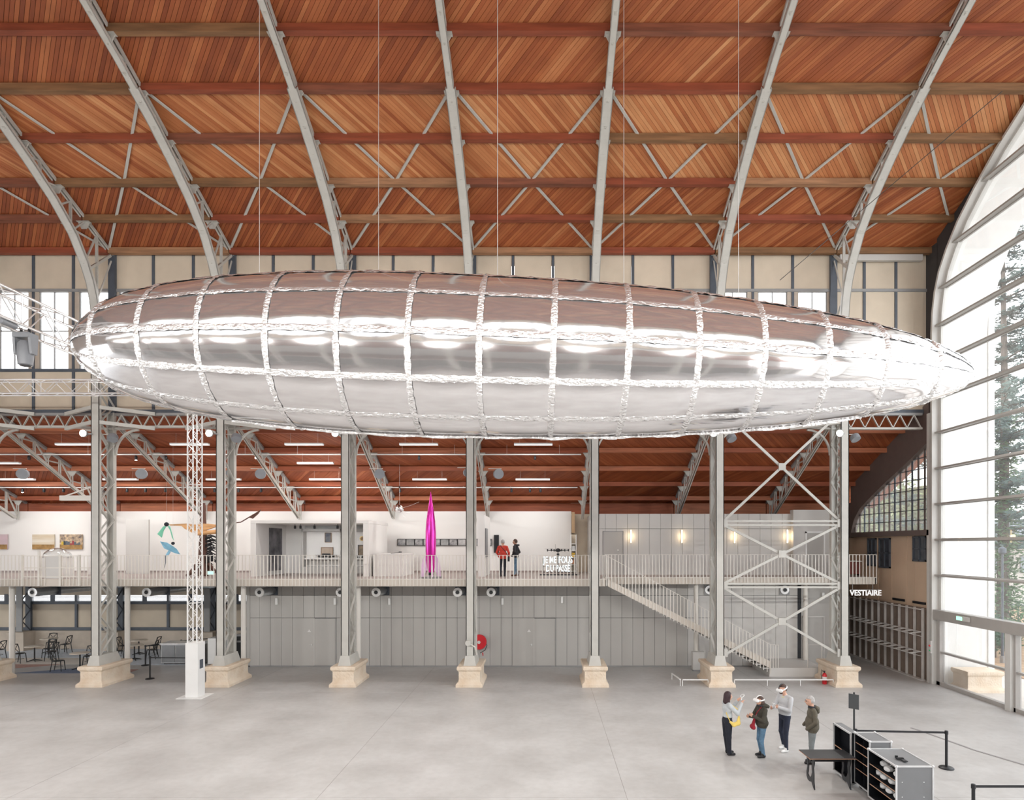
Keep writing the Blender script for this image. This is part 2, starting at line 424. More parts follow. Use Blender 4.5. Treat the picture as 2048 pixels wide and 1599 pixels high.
# outer aisle wall, camera-side aisle, far gable ----------------------
ow = struct('wall_aisle', 'outer wall of the side aisle behind the cafe corner, cream panels over a stone base')
sill = M('stone_base_wall', (0.56, 0.48, 0.40), 0.85, var=0.1, sc=1.5, bump=0.1)
MB().bx(XL, -13.0, 32.45, 33.2, 0, .98).build('base', sill, ow)
MB().bx(XL, -13.0, 32.6, 33.2, 2.9, 8.2).build('upper_wall', cream, ow)
MB().bx(-13.0, XR, 32.7, 33.2, 0, 8.2).build('upper_wall', cream, ow)
pw = 2.5
for k in range(-1, 8):
    x0 = -32.96 + k * 2.5
    if x0 < XL: continue
    MB().bx(x0 + .08, x0 + pw - .08, 32.7, 32.78, 1.12, 2.42).build('panel', cream, ow)
    MB().bx(x0 - .06, x0 + .06, 32.62, 32.8, .98, 2.9).build('post', steel_d, ow)
MB().bx(XL, -13, 32.6, 32.78, .98, 1.14).build('rail', steel_d, ow); MB().bx(XL, -13, 32.6, 32.78, 2.40, 2.56).build('rail', steel_d, ow)
frost = GLASS('frosted_glass', (0.95, 0.97, 1.0), 0.6, haze=0.35)
for k in range(0, 8):
    x0 = -32.96 + k * 2.5
    wn = struct('window_%d' % (60 + k), 'low strip window behind the cafe corner')
    m1 = MB()
    m1.bx(x0 + .1, x0 + pw - .1, 32.64, 32.67, 2.56, 2.9)
    m1.build('pane', frost, wn)
    m1 = MB(); xm = x0 + pw / 2; m1.bx(xm - .1, xm + .1, 32.58, 32.66, 2.54, 2.95)
    for z in (2.62, 2.69, 2.76, 2.83): m1.bx(x0 + .1, x0 + pw - .1, 32.62, 32.66, z - .008, z + .008)
    m1.build('frame', steel_d, wn)
cs = struct('wall_camera_side', 'aisle and gallery on the side of the hall behind the photographer')
MB().bx(XL, XR, -9.3, -9.0, 0, 8.2).build('outer_wall', panelm, cs)
MB().bx(XL, XR, -8.9, -8.6, G, 7.4).build('gallery_wall', panelm, cs)
MB().bx(XL, XR, -9, -2.4, G - .28, G).build('gallery_slab', slabm, cs)
MB().bx(XL, XR, -3.9, -3.7, 0, G - .28).build('lower_wall', M('rear_lower_panel', (.16, .155, .15), .6), cs)  # dimness of the unseen aisle put into darker wall and roof colours
mb = MB().bx(XL, XE, -9.2, -1.1, 0, .06); mb.v = [(x, y, z + atc(24 - y)) for x, y, z in mb.v]; mb.build('aisle_roof', M('aisle_boards_rear', (.26, .07, .03), .6, var=.2, sc=1), cs)
MB().bx(XL, XR, -1.2, -1.0, 10.4, 11.2).build('girder', steel, cs)
for x in BAYS[1:-1]:
    MB().bx(x - .17, x + .17, -.06, .0, 0, 15).bx(x - .14, x + .14, -1.0, -.9, 0, 17.6).build('column', steel, cs)
fg = struct('wall_left', 'far gable of the hall with large glazing')
MB().bx(XL - .2, XL, -9.3, -1, 0, 11).bx(XL - .2, XL, 25, 33, 0, 11).build('gable_wing', white, fg)
mb = MB()
for y in (-1, 3.3, 7.6, 12, 16.4, 20.7, 25): mb.bx(XL - .15, XL + .05, y - .1, y + .1, 0, 22)
for k in range(6): mb.bx(XL - .1, XL, -1, 25, 1.8 * k - .06, 1.8 * k + .06)
MB().bx(XL - .2, XL, -1.2, 25.2, 9, 24).build('gable_upper', M('gable_boards', (.3, .22, .17), .8, var=.1), fg)  # unseen upper gable, closed to cut light from the left end
mb.build('mullion', steel_m, fg)
# ================================================================ steel frames, plinths, girders
LOW = [(24.0, 0.81), (24.0, 14.7), (23.9, 15.4), (23.72, 16.0), (23.42, 16.6), (22.84, 17.45), (21.94, 18.25), (20.93, 18.93), (19.94, 19.52), (18.94, 20.02), (18.17, 20.38), (16.83, 20.93), (15.5, 21.5), (14.0, 22.15), (12.0, 23.0)]
def lowz(Y):
    for (a, za), (b, zb) in zip(LOW[1:], LOW[2:]):
        if b <= Y <= a: return za + (zb - za) * (a - Y) / (a - b)
    return LOW[-1][1]
ORD = ['eighth', 'seventh', 'sixth', 'fifth', 'fourth', 'third', 'second', 'first']
def ribbon(mb, path, x0, x1, th):
    """strip following (Y,Z) points, x0..x1 wide, th thick away from the nave"""
    pts = []
    for i, (y, z) in enumerate(path):
        a = path[max(i - 1, 0)]; b = path[min(i + 1, len(path) - 1)]
        t = Vector((b[0] - a[0], b[1] - a[1])).normalized(); nrm = Vector((t[1], -t[0]))
        if nrm[0] < 0: nrm = -nrm
        pts.append(((y, z), (y + nrm[0] * th, z + nrm[1] * th)))
    for (p, q), (p2, q2) in zip(pts, pts[1:]):
        mb.hexa([(x0, p[0], p[1]), (x1, p[0], p[1]), (x1, q[0], q[1]), (x0, q[0], q[1]), (x0, p2[0], p2[1]), (x1, p2[0], p2[1]), (x1, q2[0], q2[1]), (x0, q2[0], q2[1])])
    return mb
def make_frame(X, side=1):
    t = thing('steel_frame', None, 'steel frame', (X, 24.5, .81)); base = V(X, 0, 0)
    B = lambda mb, nm, mt=steel, **k: (setattr(mb, 'v', [(p[0] + X, p[1], p[2]) for p in mb.v]), mb.build(nm, mt, t, **k))[1]
    A_, B_ = LOW[:10], LOW[9:]
    mb = ribbon(MB(), A_, -.165, .165, .03)
    ribbon(mb, A_, -.165, -.135, .12); ribbon(mb, A_, .135, .165, .12)
    ribbon(mb, B_, -.105, .105, .03); ribbon(mb, B_, -.105, -.085, .12); ribbon(mb, B_, .085, .105, .12)
    B(mb, 'front_flange')
    mb = MB().bx(-.14, .14, YB - .02, YB + .06, .81, 11.1).bx(-.14, -.11, YB - .12, YB, .81, 11.1).bx(.11, .14, YB - .12, YB, .81, 11.1)
    B(mb, 'back_flange')
    B(MB().bx(-.14, .14, YB - .04, YB + .05, 11.1, 17.7), 'upper_post', steel_d)
    # base shoe
    B(MB().hexa([(-.25, 23.9, .81), (.25, 23.9, .81), (.25, 25.15, .81), (-.25, 25.15, .81), (-.18, 23.97, 1.2), (.18, 23.97, 1.2), (.18, 25.03, 1.2), (-.18, 25.03, 1.2)]), 'base_shoe')
    # lacing bars on both sides of the column
    z = 1.2; k = 0; dz = .78
    while z < 14.6:
        for sx in (-.125, .125):
            fl = (k % 2 == 0)
            p = (sx, 24.1 if fl else 24.9, z); q = (sx, 24.9 if fl else 24.1, z + dz)
            B(MB().bar(p, q, .022, .075, up=(1, 0, 0)), 'lacing_bar')
        z += dz; k += 1
    # top chord
    B(MB().bar((-.06, 24.95, tc(24.95) - .1), (-.06, 12.0, tc(12) - .1), .05, .11).bar((.06, 24.95, tc(24.95) - .1), (.06, 12.0, tc(12) - .1), .05, .11), 'top_chord')
    # web: posts and diagonals between the chords
    for a, b in zip(PY, PY[1:] + [12.0]):
        m = (a + b) / 2
        lm = lowz(min(m, 23.85)); la = lowz(min(a, 23.8)) if a < 24 else None
        B(MB().bar((0, m, lm), (0, m, tc(m) - .1), .1, .05), 'web_bar')
        B(MB().bar((0, m, tc(m) - .12), (0, b, lowz(b)), .05, .06), 'web_bar')
        if a < 24: B(MB().bar((0, m, lm), (0, a, tc(a) - .25), .05, .06), 'web_bar')
    B(MB().bar((0, 23.6, 16.45), (0, 24.85, 17.6), .09, .09), 'knee_strut'); B(MB().bar((0, 24.0, 15.2), (0, 24.9, 17.4), .04, .05), 'web_bar')
    for Y in PY[1:]:
        z = tc(Y) - .24
        w = .24
        B(MB().prism([(-w, Y + .0, z), (w, Y, z), (.1, Y, z - .27), (-.1, Y, z - .27)], (0, .03, 0)).bx(-w, w, Y - .09, Y + .1, z - .02, z), 'gusset')
    # rivets of the front flange
    mb = MB(); L = 0; rv = .011
    for (ya, za), (yb, zb) in zip(LOW, LOW[1:11]):
        d = math.hypot(yb - ya, zb - za); n = max(1, int(d / .17)); ty, tz = (yb - ya) / d, (zb - za) / d; ny, nz = -tz, ty
        if ny > 0: ny, nz = -ny, -nz
        for i in range(n):
            f = (i + .5) / n
            for sx in ((-.11, -.065, .065, .11) if ya > 19.5 else (-.07, .07)):
                y, zz = ya + (yb - ya) * f, za + (zb - za) * f
                c = (sx, y, zz)
                mb.add([(sx - rv, y, zz), (sx, y - ty * rv, zz - tz * rv), (sx + rv, y, zz), (sx, y + ty * rv, zz + tz * rv), (sx, y + ny * .009, zz + nz * .009)], [(0, 1, 4), (1, 2, 4), (2, 3, 4), (3, 0, 4)])
    B(mb, 'rivets', steel, kind='stuff')
    return t
fr0 = make_frame(CX[0])
for i, X in enumerate(CX):
    q = fr0 if i == 0 else copy_tree(fr0); q.location.x = X
    q['label'] = 'riveted grey steel column curving up into a roof rib, %s from the glass gable' % ORD[i]
    q['group'] = 'steel frames of the nave'

def make_plinth():
    prof = [(0.53, 0.0), (0.53, .10), (.50, .14), (.435, .2), (.42, .26), (.42, .60), (.44, .63), (.48, .67), (.49, .71), (.49, .77), (.47, .81)]
    mb = MB(); dy = .4; R = []
    for r, z in prof: R.append([(-r, -r - dy, z), (r, -r - dy, z), (r, r + dy, z), (-r, r + dy, z)])
    vs = [p for ring in R for p in ring]; fs = [(3, 2, 1, 0)]
    for i in range(len(R) - 1):
        for k in range(4): fs.append((i * 4 + k, i * 4 + (k + 1) % 4, i * 4 + 4 + (k + 1) % 4, i * 4 + 4 + k))
    n = len(vs); fs.append((n - 4, n - 3, n - 2, n - 1)); mb.add(vs, fs)
    return mb.mesh('stone_plinth', stone)
pm = make_plinth()
for i, X in enumerate(CX):
    o = bpy.data.objects.new('stone_plinth', pm); COL.objects.link(o); o.location = (X, 24.6, 0)
    tag(o, 'weathered pale stone plinth under the %s column from the glass gable' % ORD[i], 'plinth', 'stone plinths of the columns')
o = bpy.data.objects.new('stone_plinth', pm); COL.objects.link(o); o.location = (17.05, 23.62, -.08); o.rotation_euler.z = math.pi / 2; o.scale = (1, .8, 1.0)
tag(o, 'weathered stone block standing outside behind the glass gable', 'plinth')

# lattice girders with splayed brackets between the columns
def make_girder(xa, xb):
    t = thing('lattice_girder', None, 'girder', ((xa + xb) / 2, 25.0, 10.5)); y = 24.98
    MB().bx(xa, xb, y - .1, y + .1, 11.0, 11.1).build('top_chord', steel_m, t); 
    mb = MB(); n = 10
    for k in range(n):
        a, b = xa + (xb - xa) * k / n, xa + (xb - xa) * (k + 1) / n
        dz = lambda x: .10 * (1 - (2 * (x - xa) / (xb - xa) - 1) ** 2)
        mb.hexa([(a, y - .1, 10.40 + dz(a)), (b, y - .1, 10.40 + dz(b)), (b, y + .1, 10.40 + dz(b)), (a, y + .1, 10.40 + dz(a)), (a, y - .1, 10.48 + dz(a)), (b, y - .1, 10.48 + dz(b)), (b, y + .1, 10.48 + dz(b)), (a, y + .1, 10.48 + dz(a))])
    mb.build('bottom_chord', steel, t)
    n = 16
    for k in range(n):
        a, b = xa + .15 + (xb - xa - .3) * k / n, xa + .15 + (xb - xa - .3) * (k + 1) / n
        p, q = ((a, y - .08, 11.02), (b, y - .08, 10.5)) if k % 2 else ((a, y - .08, 10.5), (b, y - .08, 11.02))
        MB().bar(p, q, .03, .07, up=(0, 1, 0)).build('web_bar', steel, t)
    for s, x in ((1, xa), (-1, xb)):
        for z in (11.02, 10.42):
            MB().bar((x + s * .15, 24.05, z + .12), (x + s * 1.85, 24.85, z + .02), .1, .14).build('splayed_bracket', steel, t)
        mb = MB(); pts = []
        for k in range(9):
            a = math.pi / 2 * k / 8; pts.append((x + s * (.15 + .95 * (1 - math.cos(a))), 9.35 + 1.05 * math.sin(a)))
        for (p, q) in zip(pts, pts[1:]): mb.bar((p[0], 24.95, p[1]), (q[0], 24.95, q[1]), .09, .07)
        mb.build('curved_knee', steel, t)
    return t
g0 = make_girder(CX[0], CX[1]); g0['group'] = 'girders under the clerestory'
g0['label'] = 'grey lattice girder on the columns between the seventh and eighth from the glass gable'
for i in range(1, 7):
    q = copy_tree(g0); q.location.x = (CX[i] + CX[i + 1]) / 2
    q['label'] = 'grey lattice girder on the columns between the %s and %s from the glass gable' % (ORD[i + 1], ORD[i])
q = copy_tree(g0); q.location.x = CX[0] - 2.5; q['label'] = 'grey lattice girder beyond the eighth column from the glass gable'
t = thing('lattice_girder', 'short lattice girder from the first column to the glass gable', 'girder', (14, 25, 10.5), group='girders under the clerestory')
MB().bx(CX[7], XR - .3, 24.88, 25.08, 11.0, 11.1).build('top_chord', steel_m, t); MB().bx(CX[7], XR - .3, 24.88, 25.08, 10.42, 10.5).build('bottom_chord', steel, t)
for k in range(12):
    a, b = CX[7] + .1 + 3.5 * k / 12, CX[7] + .1 + 3.5 * (k + 1) / 12
    p, q = ((a, 24.9, 11.02), (b, 24.9, 10.48)) if k % 2 else ((a, 24.9, 10.48), (b, 24.9, 11.02))
    MB().bar(p, q, .03, .07, up=(0, 1, 0)).build('web_bar', steel, t)
MB().bx(CX[7] + .2, XR - .35, 24.78, 24.93, 17.38, 17.66).build('eave_girder', panell, None, label='pale steel beam under the eave next to the glass gable', cat='beam')

# aisle trusses
def alow(Y): return 10.47 - .56 * (Y - 25.6)
def make_atruss():
    t = thing('aisle_truss', None, 'truss', (0, 25.2, 10.0))
    MB().bar((-.05, 25.2, alow(25.2)), (-.05, 31.7, alow(31.7)), .04, .12).bar((.05, 25.2, alow(25.2)), (.05, 31.7, alow(31.7)), .04, .12).build('bottom_chord', steel, t)
    MB().bar((0, 25.2, atc(25.2) - .08), (0, 32.4, atc(32.4) - .08), .14, .1).build('top_chord', steel_m, t)
    for Y in APY:
        z = atc(Y) - .23
        MB().prism([(-.24, Y, z), (.24, Y, z), (.07, Y, z - .25), (-.07, Y, z - .25)], (0, .03, 0)).bx(-.24, .24, Y - .08, Y + .1, z - .02, z).build('gusset', steel, t)
        for s in (-.05, .05): MB().bar((s, Y, alow(Y)), (s, Y, z - .2), .03, .05).build('web_bar', steel, t)
    for a, b in zip(APY, APY[1:]):
        m = (a + b) / 2
        for s in (-.04, .04): MB().bar((s, m, alow(m)), (s, m, atc(m) - .1), .03, .05).build('web_bar', steel, t)
        MB().bar((0, a, alow(a) + .25), (0, m, alow(a) + .2), .05, .05).build('web_bar', steel, t)
        MB().bar((0, m, atc(m) - .1), (0, b, alow(b) + .2), .05, .06).build('web_bar', steel, t)
    return t
at0 = make_atruss()
AX = [-27.96] + CX
for i, X in enumerate(AX):
    q = at0 if i == 0 else copy_tree(at0); q.location.x = X
    q['label'] = 'light lattice truss sloping down under the aisle roof, %s from the glass gable' % (['ninth'] + ORD)[i]; q['group'] = 'trusses of the aisle roof'

# ================================================================ glass gable on the right
arch = [(24.35, 0.0), (24.35, 14.2), (24.3, 15.0), (24.15, 15.8), (23.9, 16.5), (23.45, 17.2), (22.8, 17.95), (21.9, 18.7), (20.9, 19.4), (19.6, 20.1), (18.2, 20.75), (16.0, 21.7), (14, 22.5), (12, 23.1)]
def arch_y(z):
    for (a, za), (b, zb) in zip(arch, arch[1:]):
        if za <= z <= zb: return a + (b - a) * (z - za) / (zb - za)
    return 12.0
gw = struct('wall_right', 'tall arched glass gable with pale steel frame and horizontal transoms')
frm = M('pale_gable_frame', (0.60, 0.59, 0.565), 0.4, var=0.03); mul = M('transom_paint', (0.40, 0.38, 0.36), 0.4, var=0.04)
full = arch + [(mir(y), z) for y, z in reversed(arch[:-1])]
def sweep(x0, x1, path, th, nm, mt, parent):
    mb = MB(); c = Vector((12, 9)); pts = []
    for i, (y, z) in enumerate(path):
        a = path[max(i - 1, 0)]; b = path[min(i + 1, len(path) - 1)]
        t = Vector((b[0] - a[0], b[1] - a[1])).normalized(); n = Vector((t[1], -t[0]))
        if n.dot(Vector((y, z)) - c) > 0: n = -n
        pts.append(((y, z), (y + n[0] * th, z + n[1] * th)))
    for (p, q), (p2, q2) in zip(pts, pts[1:]):
        mb.hexa([(x0, p[0], p[1]), (x1, p[0], p[1]), (x1, q[0], q[1]), (x0, q[0], q[1]), (x0, p2[0], p2[1]), (x1, p2[0], p2[1]), (x1, q2[0], q2[1]), (x0, q2[0], q2[1])])
    return mb.build(nm, mt, parent)
sweep(15.68, 16.1, full, .10, 'arch_frame', frm, gw)
sweep(15.95, 16.12, [(p[0] - (.1 if p[0] > 12 else -.1), p[1]) for p in full], .14, 'arch_frame_inner', frm, gw)
# dark spandrel between the arch and the roof, and the strip beside the clerestory
mb = MB(); sp = [(24.35, 10.9)] + arch[1:]
for s_ in (0, 1):
    f_ = (lambda y: mir(y)) if s_ else (lambda y: y)
    for (a, za), (b, zb) in zip(sp, sp[1:]):
        if za < 14: continue
        ya_, yb2 = a, b; ua, ub = tc(a) + .05, tc(b) + .05
        if ua > za: mb.hexa([(15.95, f_(a), za), (15.95, f_(b), zb), (16.1, f_(b), zb), (16.1, f_(a), za), (15.95, f_(a), max(ua, za + .01)), (15.95, f_(b), max(ub, zb + .01)), (16.1, f_(b), max(ub, zb + .01)), (16.1, f_(a), max(ua, za + .01))])
    y0_, y1_ = sorted((f_(24.33), f_(25.5))); mb.bx(15.95, 16.1, y0_, y1_, 10.5, 17.9)
mb.build('spandrel', M('dark_spandrel', (.05, .045, .045), .8), gw)
ZT = [4.40 + 1.437 * k for k in range(0, 13)]
for z in ZT:
    y = arch_y(min(z, 23.0)) - .05
    if y - 12 > .3:
        MB().bx(15.78, 16.06, mir(y), y, z - .035, z + .035).bx(15.98, 16.06, mir(y), y, z - .06, z + .06).build('transom', mul, gw)
MB().bx(15.72, 16.08, -.3, 24.3, 2.62, 3.02).build('door_header', mul, gw)
prev = 3.02
for z in ZT + [23.2]:
    z1 = min(z, 23.0); n = 4
    poly = []
    for k in range(n + 1):
        zz = prev + (z1 - prev) * k / n; poly.append((XR + .02, arch_y(zz) - .1, zz))
    for k in range(n, -1, -1):
        zz = prev + (z1 - prev) * k / n; poly.append((XR + .02, mir(arch_y(zz) - .1), zz))
    MB().add(poly, [tuple(range(len(poly)))]).build('pane', gglass, gw)
    prev = z1
# glazed door bays below the header
yy = [24.25, 20.38, 16.2, 12.0, 7.8, 3.6, -.2]
for k, (a, b) in enumerate(zip(yy, yy[1:])):
    d = struct('door_%d' % (10 + k), 'large glazed door leaf in the glass gable')
    MB().bx(15.86, 16.06, a - .2, a, 0, 2.62).bx(15.86, 16.06, b + .02, b + .2, 0, 2.62).bx(15.86, 16.06, b, a, 0, .14).bx(15.9, 16.04, b, a, 1.28, 1.36).build('door_frame', mul, d)
    MB().bx(15.74, 15.98, b - .12, b + .12, 0, 2.62).build('post', frm, d)
    MB().bx(XR - .005, XR + .005, b + .2, a - .2, .14, 1.28).build('pane', glass, d); MB().bx(XR - .005, XR + .005, b + .2, a - .2, 1.36, 2.62).build('pane', glass, d)

# wing wall and porch vault outside the glass
ext = struct('wall_porch', 'pale projecting wall and arched soffit outside the glass gable')
wallx = M('porch_white_render', (0.78, 0.77, 0.75), 0.8, var=0.03)
sweep(16.15, 18.2, full, -.12, 'porch_vault', wallx, ext)
MB().bx(18.0, 18.25, 24.3, 25.4, 0, 17.5).build('pier_edge', wallx, ext)

# aisle end wall beyond the glass gable (X = 16, behind the column line)
aw = struct('wall_aisle_end', 'end wall of the aisle with arched grid window over cream panels')
brown = M('dark_taupe_paint', (0.15, 0.115, 0.105), 0.6, var=0.05); wood = M('cream_wood_panel', (0.62, 0.46, 0.33), 0.7, var=0.06, sc=0.8)
alo = [(24.65, 9.88), (26.3, 9.13), (27.75, 8.53), (29.05, 7.93), (30.05, 7.43), (30.6, 6.9), (30.9, 6.27)]
mb = MB()
for (a, za), (b, zb) in zip(alo, alo[1:]):
    ua, ub = atc(a) + .04, atc(b) + .04
    mb.hexa([(15.8, a, za), (15.8, b, zb), (16.1, b, zb), (16.1, a, za), (15.8, a, ua), (15.8, b, ub), (16.1, b, ub), (16.1, a, ua)])
mb.bx(15.8, 16.1, 30.9, 33, 6.0, atc(33) + .1); mb.build('arch_beam', brown, aw)
MB().bx(15.7, 16.1, 24.5, 33, 6.02, 6.25).build('sill_beam', brown, aw)
MB().bx(15.7, 16.15, 24.42, 24.62, 0, 11.0).build('corner_post', frm, aw)
def alz(y):
    for (a, za), (b, zb) in zip(alo, alo[1:]):
        if a <= y <= b: return za + (zb - za) * (y - a) / (b - a)
    return 6.3
y = 24.75; k = 0
while y < 30.8:
    MB().bx(15.95, 16.02, y - .02, y + .02, 6.25, alz(y)).build('glazing_bar', brown if k % 3 else steel_d, aw); y += .43; k += 1
for z in (6.68, 7.12, 7.55, 7.98, 8.42, 8.85, 9.3):
    ye = max([yy_ / 100 for yy_ in range(2465, 3090) if alz(yy_ / 100) >= z] + [24.7])
    MB().bx(15.94, 16.02, 24.65, ye, z - .014, z + .014).build('glazing_bar', steel_d, aw)
poly = [(16.0, 24.65, 6.25)] + [(16.0, a, z) for a, z in alo]
MB().add(poly, [tuple(range(len(poly)))]).build('pane', GLASS('grid_glass', (.98, .98, .94), 1.0, haze=.25), aw)
# cream panels with dark windows below
pn = [(24.62, 24.85), (24.85, 25.0), (25.0, 25.85), (25.85, 26.35), (26.35, 27.5), (27.5, 28.6), (28.6, 29.6), (29.6, 32.6)]
for a, b in pn: MB().bx(15.95, 16.05, a + .015, b - .015, 0, 6.02).build('panel', wood, aw)
for (a, b, z0, z1) in ((24.97, 25.88, 4.92, 6.0), (27.58, 28.5, 4.55, 5.95), (28.75, 29.5, 4.6, 5.95)):
    wn = struct('window_%d' % (70 + int(a)), 'dark framed inner window in the cream aisle end wall')
    m1 = MB(); m1.bx(15.88, 15.96, a, b, z0, z0 + .07).bx(15.88, 15.96, a, b, z1 - .07, z1).bx(15.88, 15.96, a, a + .07, z0, z1).bx(15.88, 15.96, b - .07, b, z0, z1).bx(15.88, 15.96, (a + b) / 2 - .03, (a + b) / 2 + .03, z0, z1).bx(15.88, 15.96, a, b, (z0 + z1) / 2 - .02, (z0 + z1) / 2 + .02)
    m1.build('window_frame', steel_d, wn)
    MB().bx(15.92, 15.94, a + .05, b - .05, z0 + .05, z1 - .05).build('pane', M('dark_glass_%d' % int(a), (.06, .07, .085), .08, var=.3), wn)
for (a, b) in ((25.05, 25.9), (26.5, 27.4)):
    MB().bx(15.9, 15.97, a, b, 3.12, 3.22).build('vent_slot', black, aw)

# ground, trees and fence outside -------------------------------------
gm = M('pale_gravel', (0.50, 0.46, 0.42), 0.95, sc=.8, col2=(.62, .58, .54)); lf = M('leaf_litter', (0.30, 0.19, 0.12), 0.95, sc=2.5, col2=(.44, .31, .2))
gr = struct('floor_outside', 'pale paved ground outside the glass gable')
MB().bx(16.1, 120, -60, 120, -.3, -.08).build('paving', gm, gr)
MB().bx(-90, 16.1, 33.2, 120, -.3, -.08).build('paving', gm, gr); MB().bx(-90, 16.1, -60, -9.4, -.3, -.08).build('paving', gm, gr); MB().bx(-90, XL - .2, -9.4, 33.2, -.3, -.08).build('paving', gm, gr)
mb = MB(); pts = [(21, 24), (24, 28.5), (30, 33), (40, 36), (60, 40), (70, 80), (20, 80), (18.5, 36), (19.5, 28)]
mb.prism([(x, y, -.075) for x, y in pts], (0, 0, .04)); mb.build('leaf_bed', lf, gr)
# ================================================================ gallery, lower walls, stair
ga = struct('floor_gallery', 'gallery floor running behind the columns at first-floor level')
fasc = M('gallery_fascia', (0.62, 0.57, 0.51), 0.55, var=0.03)
MB().bx(-32, 2.68, 25.38, 32.6, G - .1, G).build('deck', slabm, ga); MB().bx(2.68, 14.75, 26.68, 32.6, G - .1, G).build('deck', slabm, ga)
MB().bx(-32, 2.68, 25.34, 25.42, G - .28, G + .02).build('fascia', fasc, ga); MB().bx(2.62, 14.75, 26.64, 26.72, G - .28, G + .02).build('fascia', fasc, ga)
MB().bx(2.6, 2.68, 25.34, 26.7, G - .28, G + .02).build('fascia', fasc, ga); MB().bx(14.7, 14.78, 26.64, 32.6, G - .28, G + .02).build('fascia', fasc, ga)
MB().bx(-32, 14.7, 26.8, 32.6, G - .3, G - .1).build('soffit', panelm, ga); MB().bx(-32, 2.6, 25.42, 26.8, G - .3, G - .1).build('soffit', panelm, ga)

def railing(label, pts, ztop, zbot, sp=.15, dz=None, group='pale bar railings'):
    a, b = V(*pts[0]), V(*pts[1]); t = thing('gallery_railing', label, 'railing', a, group=group)
    L = (b - a).length; d = (b - a) / L; n = int(L / sp)
    hz = ztop - a.z
    bm = MB().bx(-.017, .017, -.006, .006, zbot - a.z, hz).mesh('baluster', railm)
    for k in range(n + 1): inst('baluster', bm, a + d * (k * L / n), t, rot=(0, 0, math.atan2(d.y, d.x)))
    off = V(0, 0, hz)
    MB().bar(a + off, b + off, .03, .018).build('top_rail', railm, t)
    MB().bar(a + V(0, 0, .04 + (zbot - a.z if dz else -.02)), b + V(0, 0, .04 + (zbot - a.z if dz else -.02)), .02, .03).build('bottom_rail', railm, t)
    return t
railing('pale bar railing along the gallery edge in front of the exhibits', [(-18.3, 25.31, G), (2.64, 25.31, G)], G + 1.03, G - .27)
railing('pale bar railing at the cafe end of the gallery beside the gate', [(-29.9, 25.31, G), (-22.0, 25.31, G)], G + 1.03, G - .27)
railing('pale bar railing on the gallery behind the staircase', [(2.7, 26.61, G), (14.75, 26.61, G)], G + 1.03, G - .27)
# gate section
gt = thing('gallery_gate', 'pale metal gate with rails and a closed panel in the gallery railing', 'gate', (-20.2, 25.31, G))
for x in (-22.0, -21.3, -20.4, -19.6, -18.45): MB().bx(x - .04, x + .04, 25.27, 25.35, G - .27, G + (1.05 if x != -21.3 else 1.25)).build('post', railm, gt)
MB().bx(-21.0, -20.4, 25.3, 25.33, G + .05, G + 1.0).build('panel', panell, gt)
for z in (G + .12, G + .5, G + 1.0): MB().bx(-22, -18.4, 25.29, 25.33, z - .02, z + .02).build('rail', railm, gt)
for k in range(24): 
    x = -21.95 + k * .15
    if not -21.0 < x < -20.4: MB().bx(x - .012, x + .012, 25.3, 25.32, G - .25, G + 1.0).build('baluster', railm, gt)

# lower grey panelled wall under the gallery
YW = 27.75
lw = struct('wall_lower', 'grey panelled wall under the gallery with double doors')
rows = [(0.02, 2.24), (2.26, 3.28), (3.30, 3.88)]
pj = [-13.67 + .508 * k for k in range(0, 54)]
D = [(-13.67 + .508 * 4, -13.67 + .508 * 8), (-13.67 + .508 * 24, -13.67 + .508 * 28)]
for a, b in zip(pj, pj[1:]):
    xm = (a + b) / 2
    for r, (z0, z1) in enumerate(rows):
        if r == 0 and any(d0 < xm < d1 for d0, d1 in D): continue
        if 9.95 < xm: 
            if xm > 11.9: continue
        MB().bx(a + .006, b - .006, YW, YW + .05, z0, z1).build('panel', panelm if xm < 6.5 else panell, lw)
MB().bx(-13.67, 13.6, YW + .04, YW + .2, 0, 3.88).build('backing', blackm, lw)
MB().bx(-13.75, -13.6, YW - .02, 32.6, 0, 3.88).build('return_wall', panelm, lw)
MB().bx(11.9, 13.5, YW - .0, YW + .04, 0, 3.88).build('recess_panel', panelm, lw)
MB().bx(-13.67, 9.5, YW - .02, YW, 0, .05).build('skirting', steel_m, lw)
for k, (d0, d1) in enumerate(D):
    dr = struct('door_%d' % (k + 1), 'grey flush double door in the lower panelled wall')
    xm = (d0 + d1) / 2
    MB().bx(d0 + .01, xm - .01, YW - .015, YW + .03, .02, 2.24).build('leaf', panelm, dr)
    MB().bx(xm + .01, d1 - .03, YW + .01, YW + .038, .02, 2.22).build('leaf', panelm, dr)
    MB().bx(xm - .012, xm + .012, YW - .02, YW + .03, .02, 2.24).build('edge_strip', panell, dr); MB().bx(d1 - .03, d1, YW - .02, YW + .03, .02, 2.24).build('edge_strip', steel_m, dr)
    h = MB().bx(xm - .13, xm - .09, YW - .06, YW - .015, .98, 1.06).tube([(xm - .11, YW - .06, 1.02), (xm - .2, YW - .06, 1.02)], .01, 6).build('handle', alu, dr)
    MB().bx(xm - .30, xm - .16, YW - .019, YW - .014, 1.6, 1.63).bx(xm - .26, xm - .2, YW - .019, YW - .014, 1.66, 1.7).build('pictogram', whitep, dr)
dr = struct('door_3', 'grey door under the gallery beside the coat racks')
MB().bx(11.95, 12.0, YW - .05, YW, 0, 2.3).bx(12.9, 12.95, YW - .05, YW, 0, 2.3).bx(11.95, 12.95, YW - .08, YW, 2.28, 2.36).build('door_frame', panell, dr)
MB().bx(12.0, 12.9, YW - .02, YW - .005, 0, 2.28).build('leaf', panelm, dr); MB().sphere((12.82, YW - .05, 1.02), .03, 8, 6).build('handle', alu, dr)

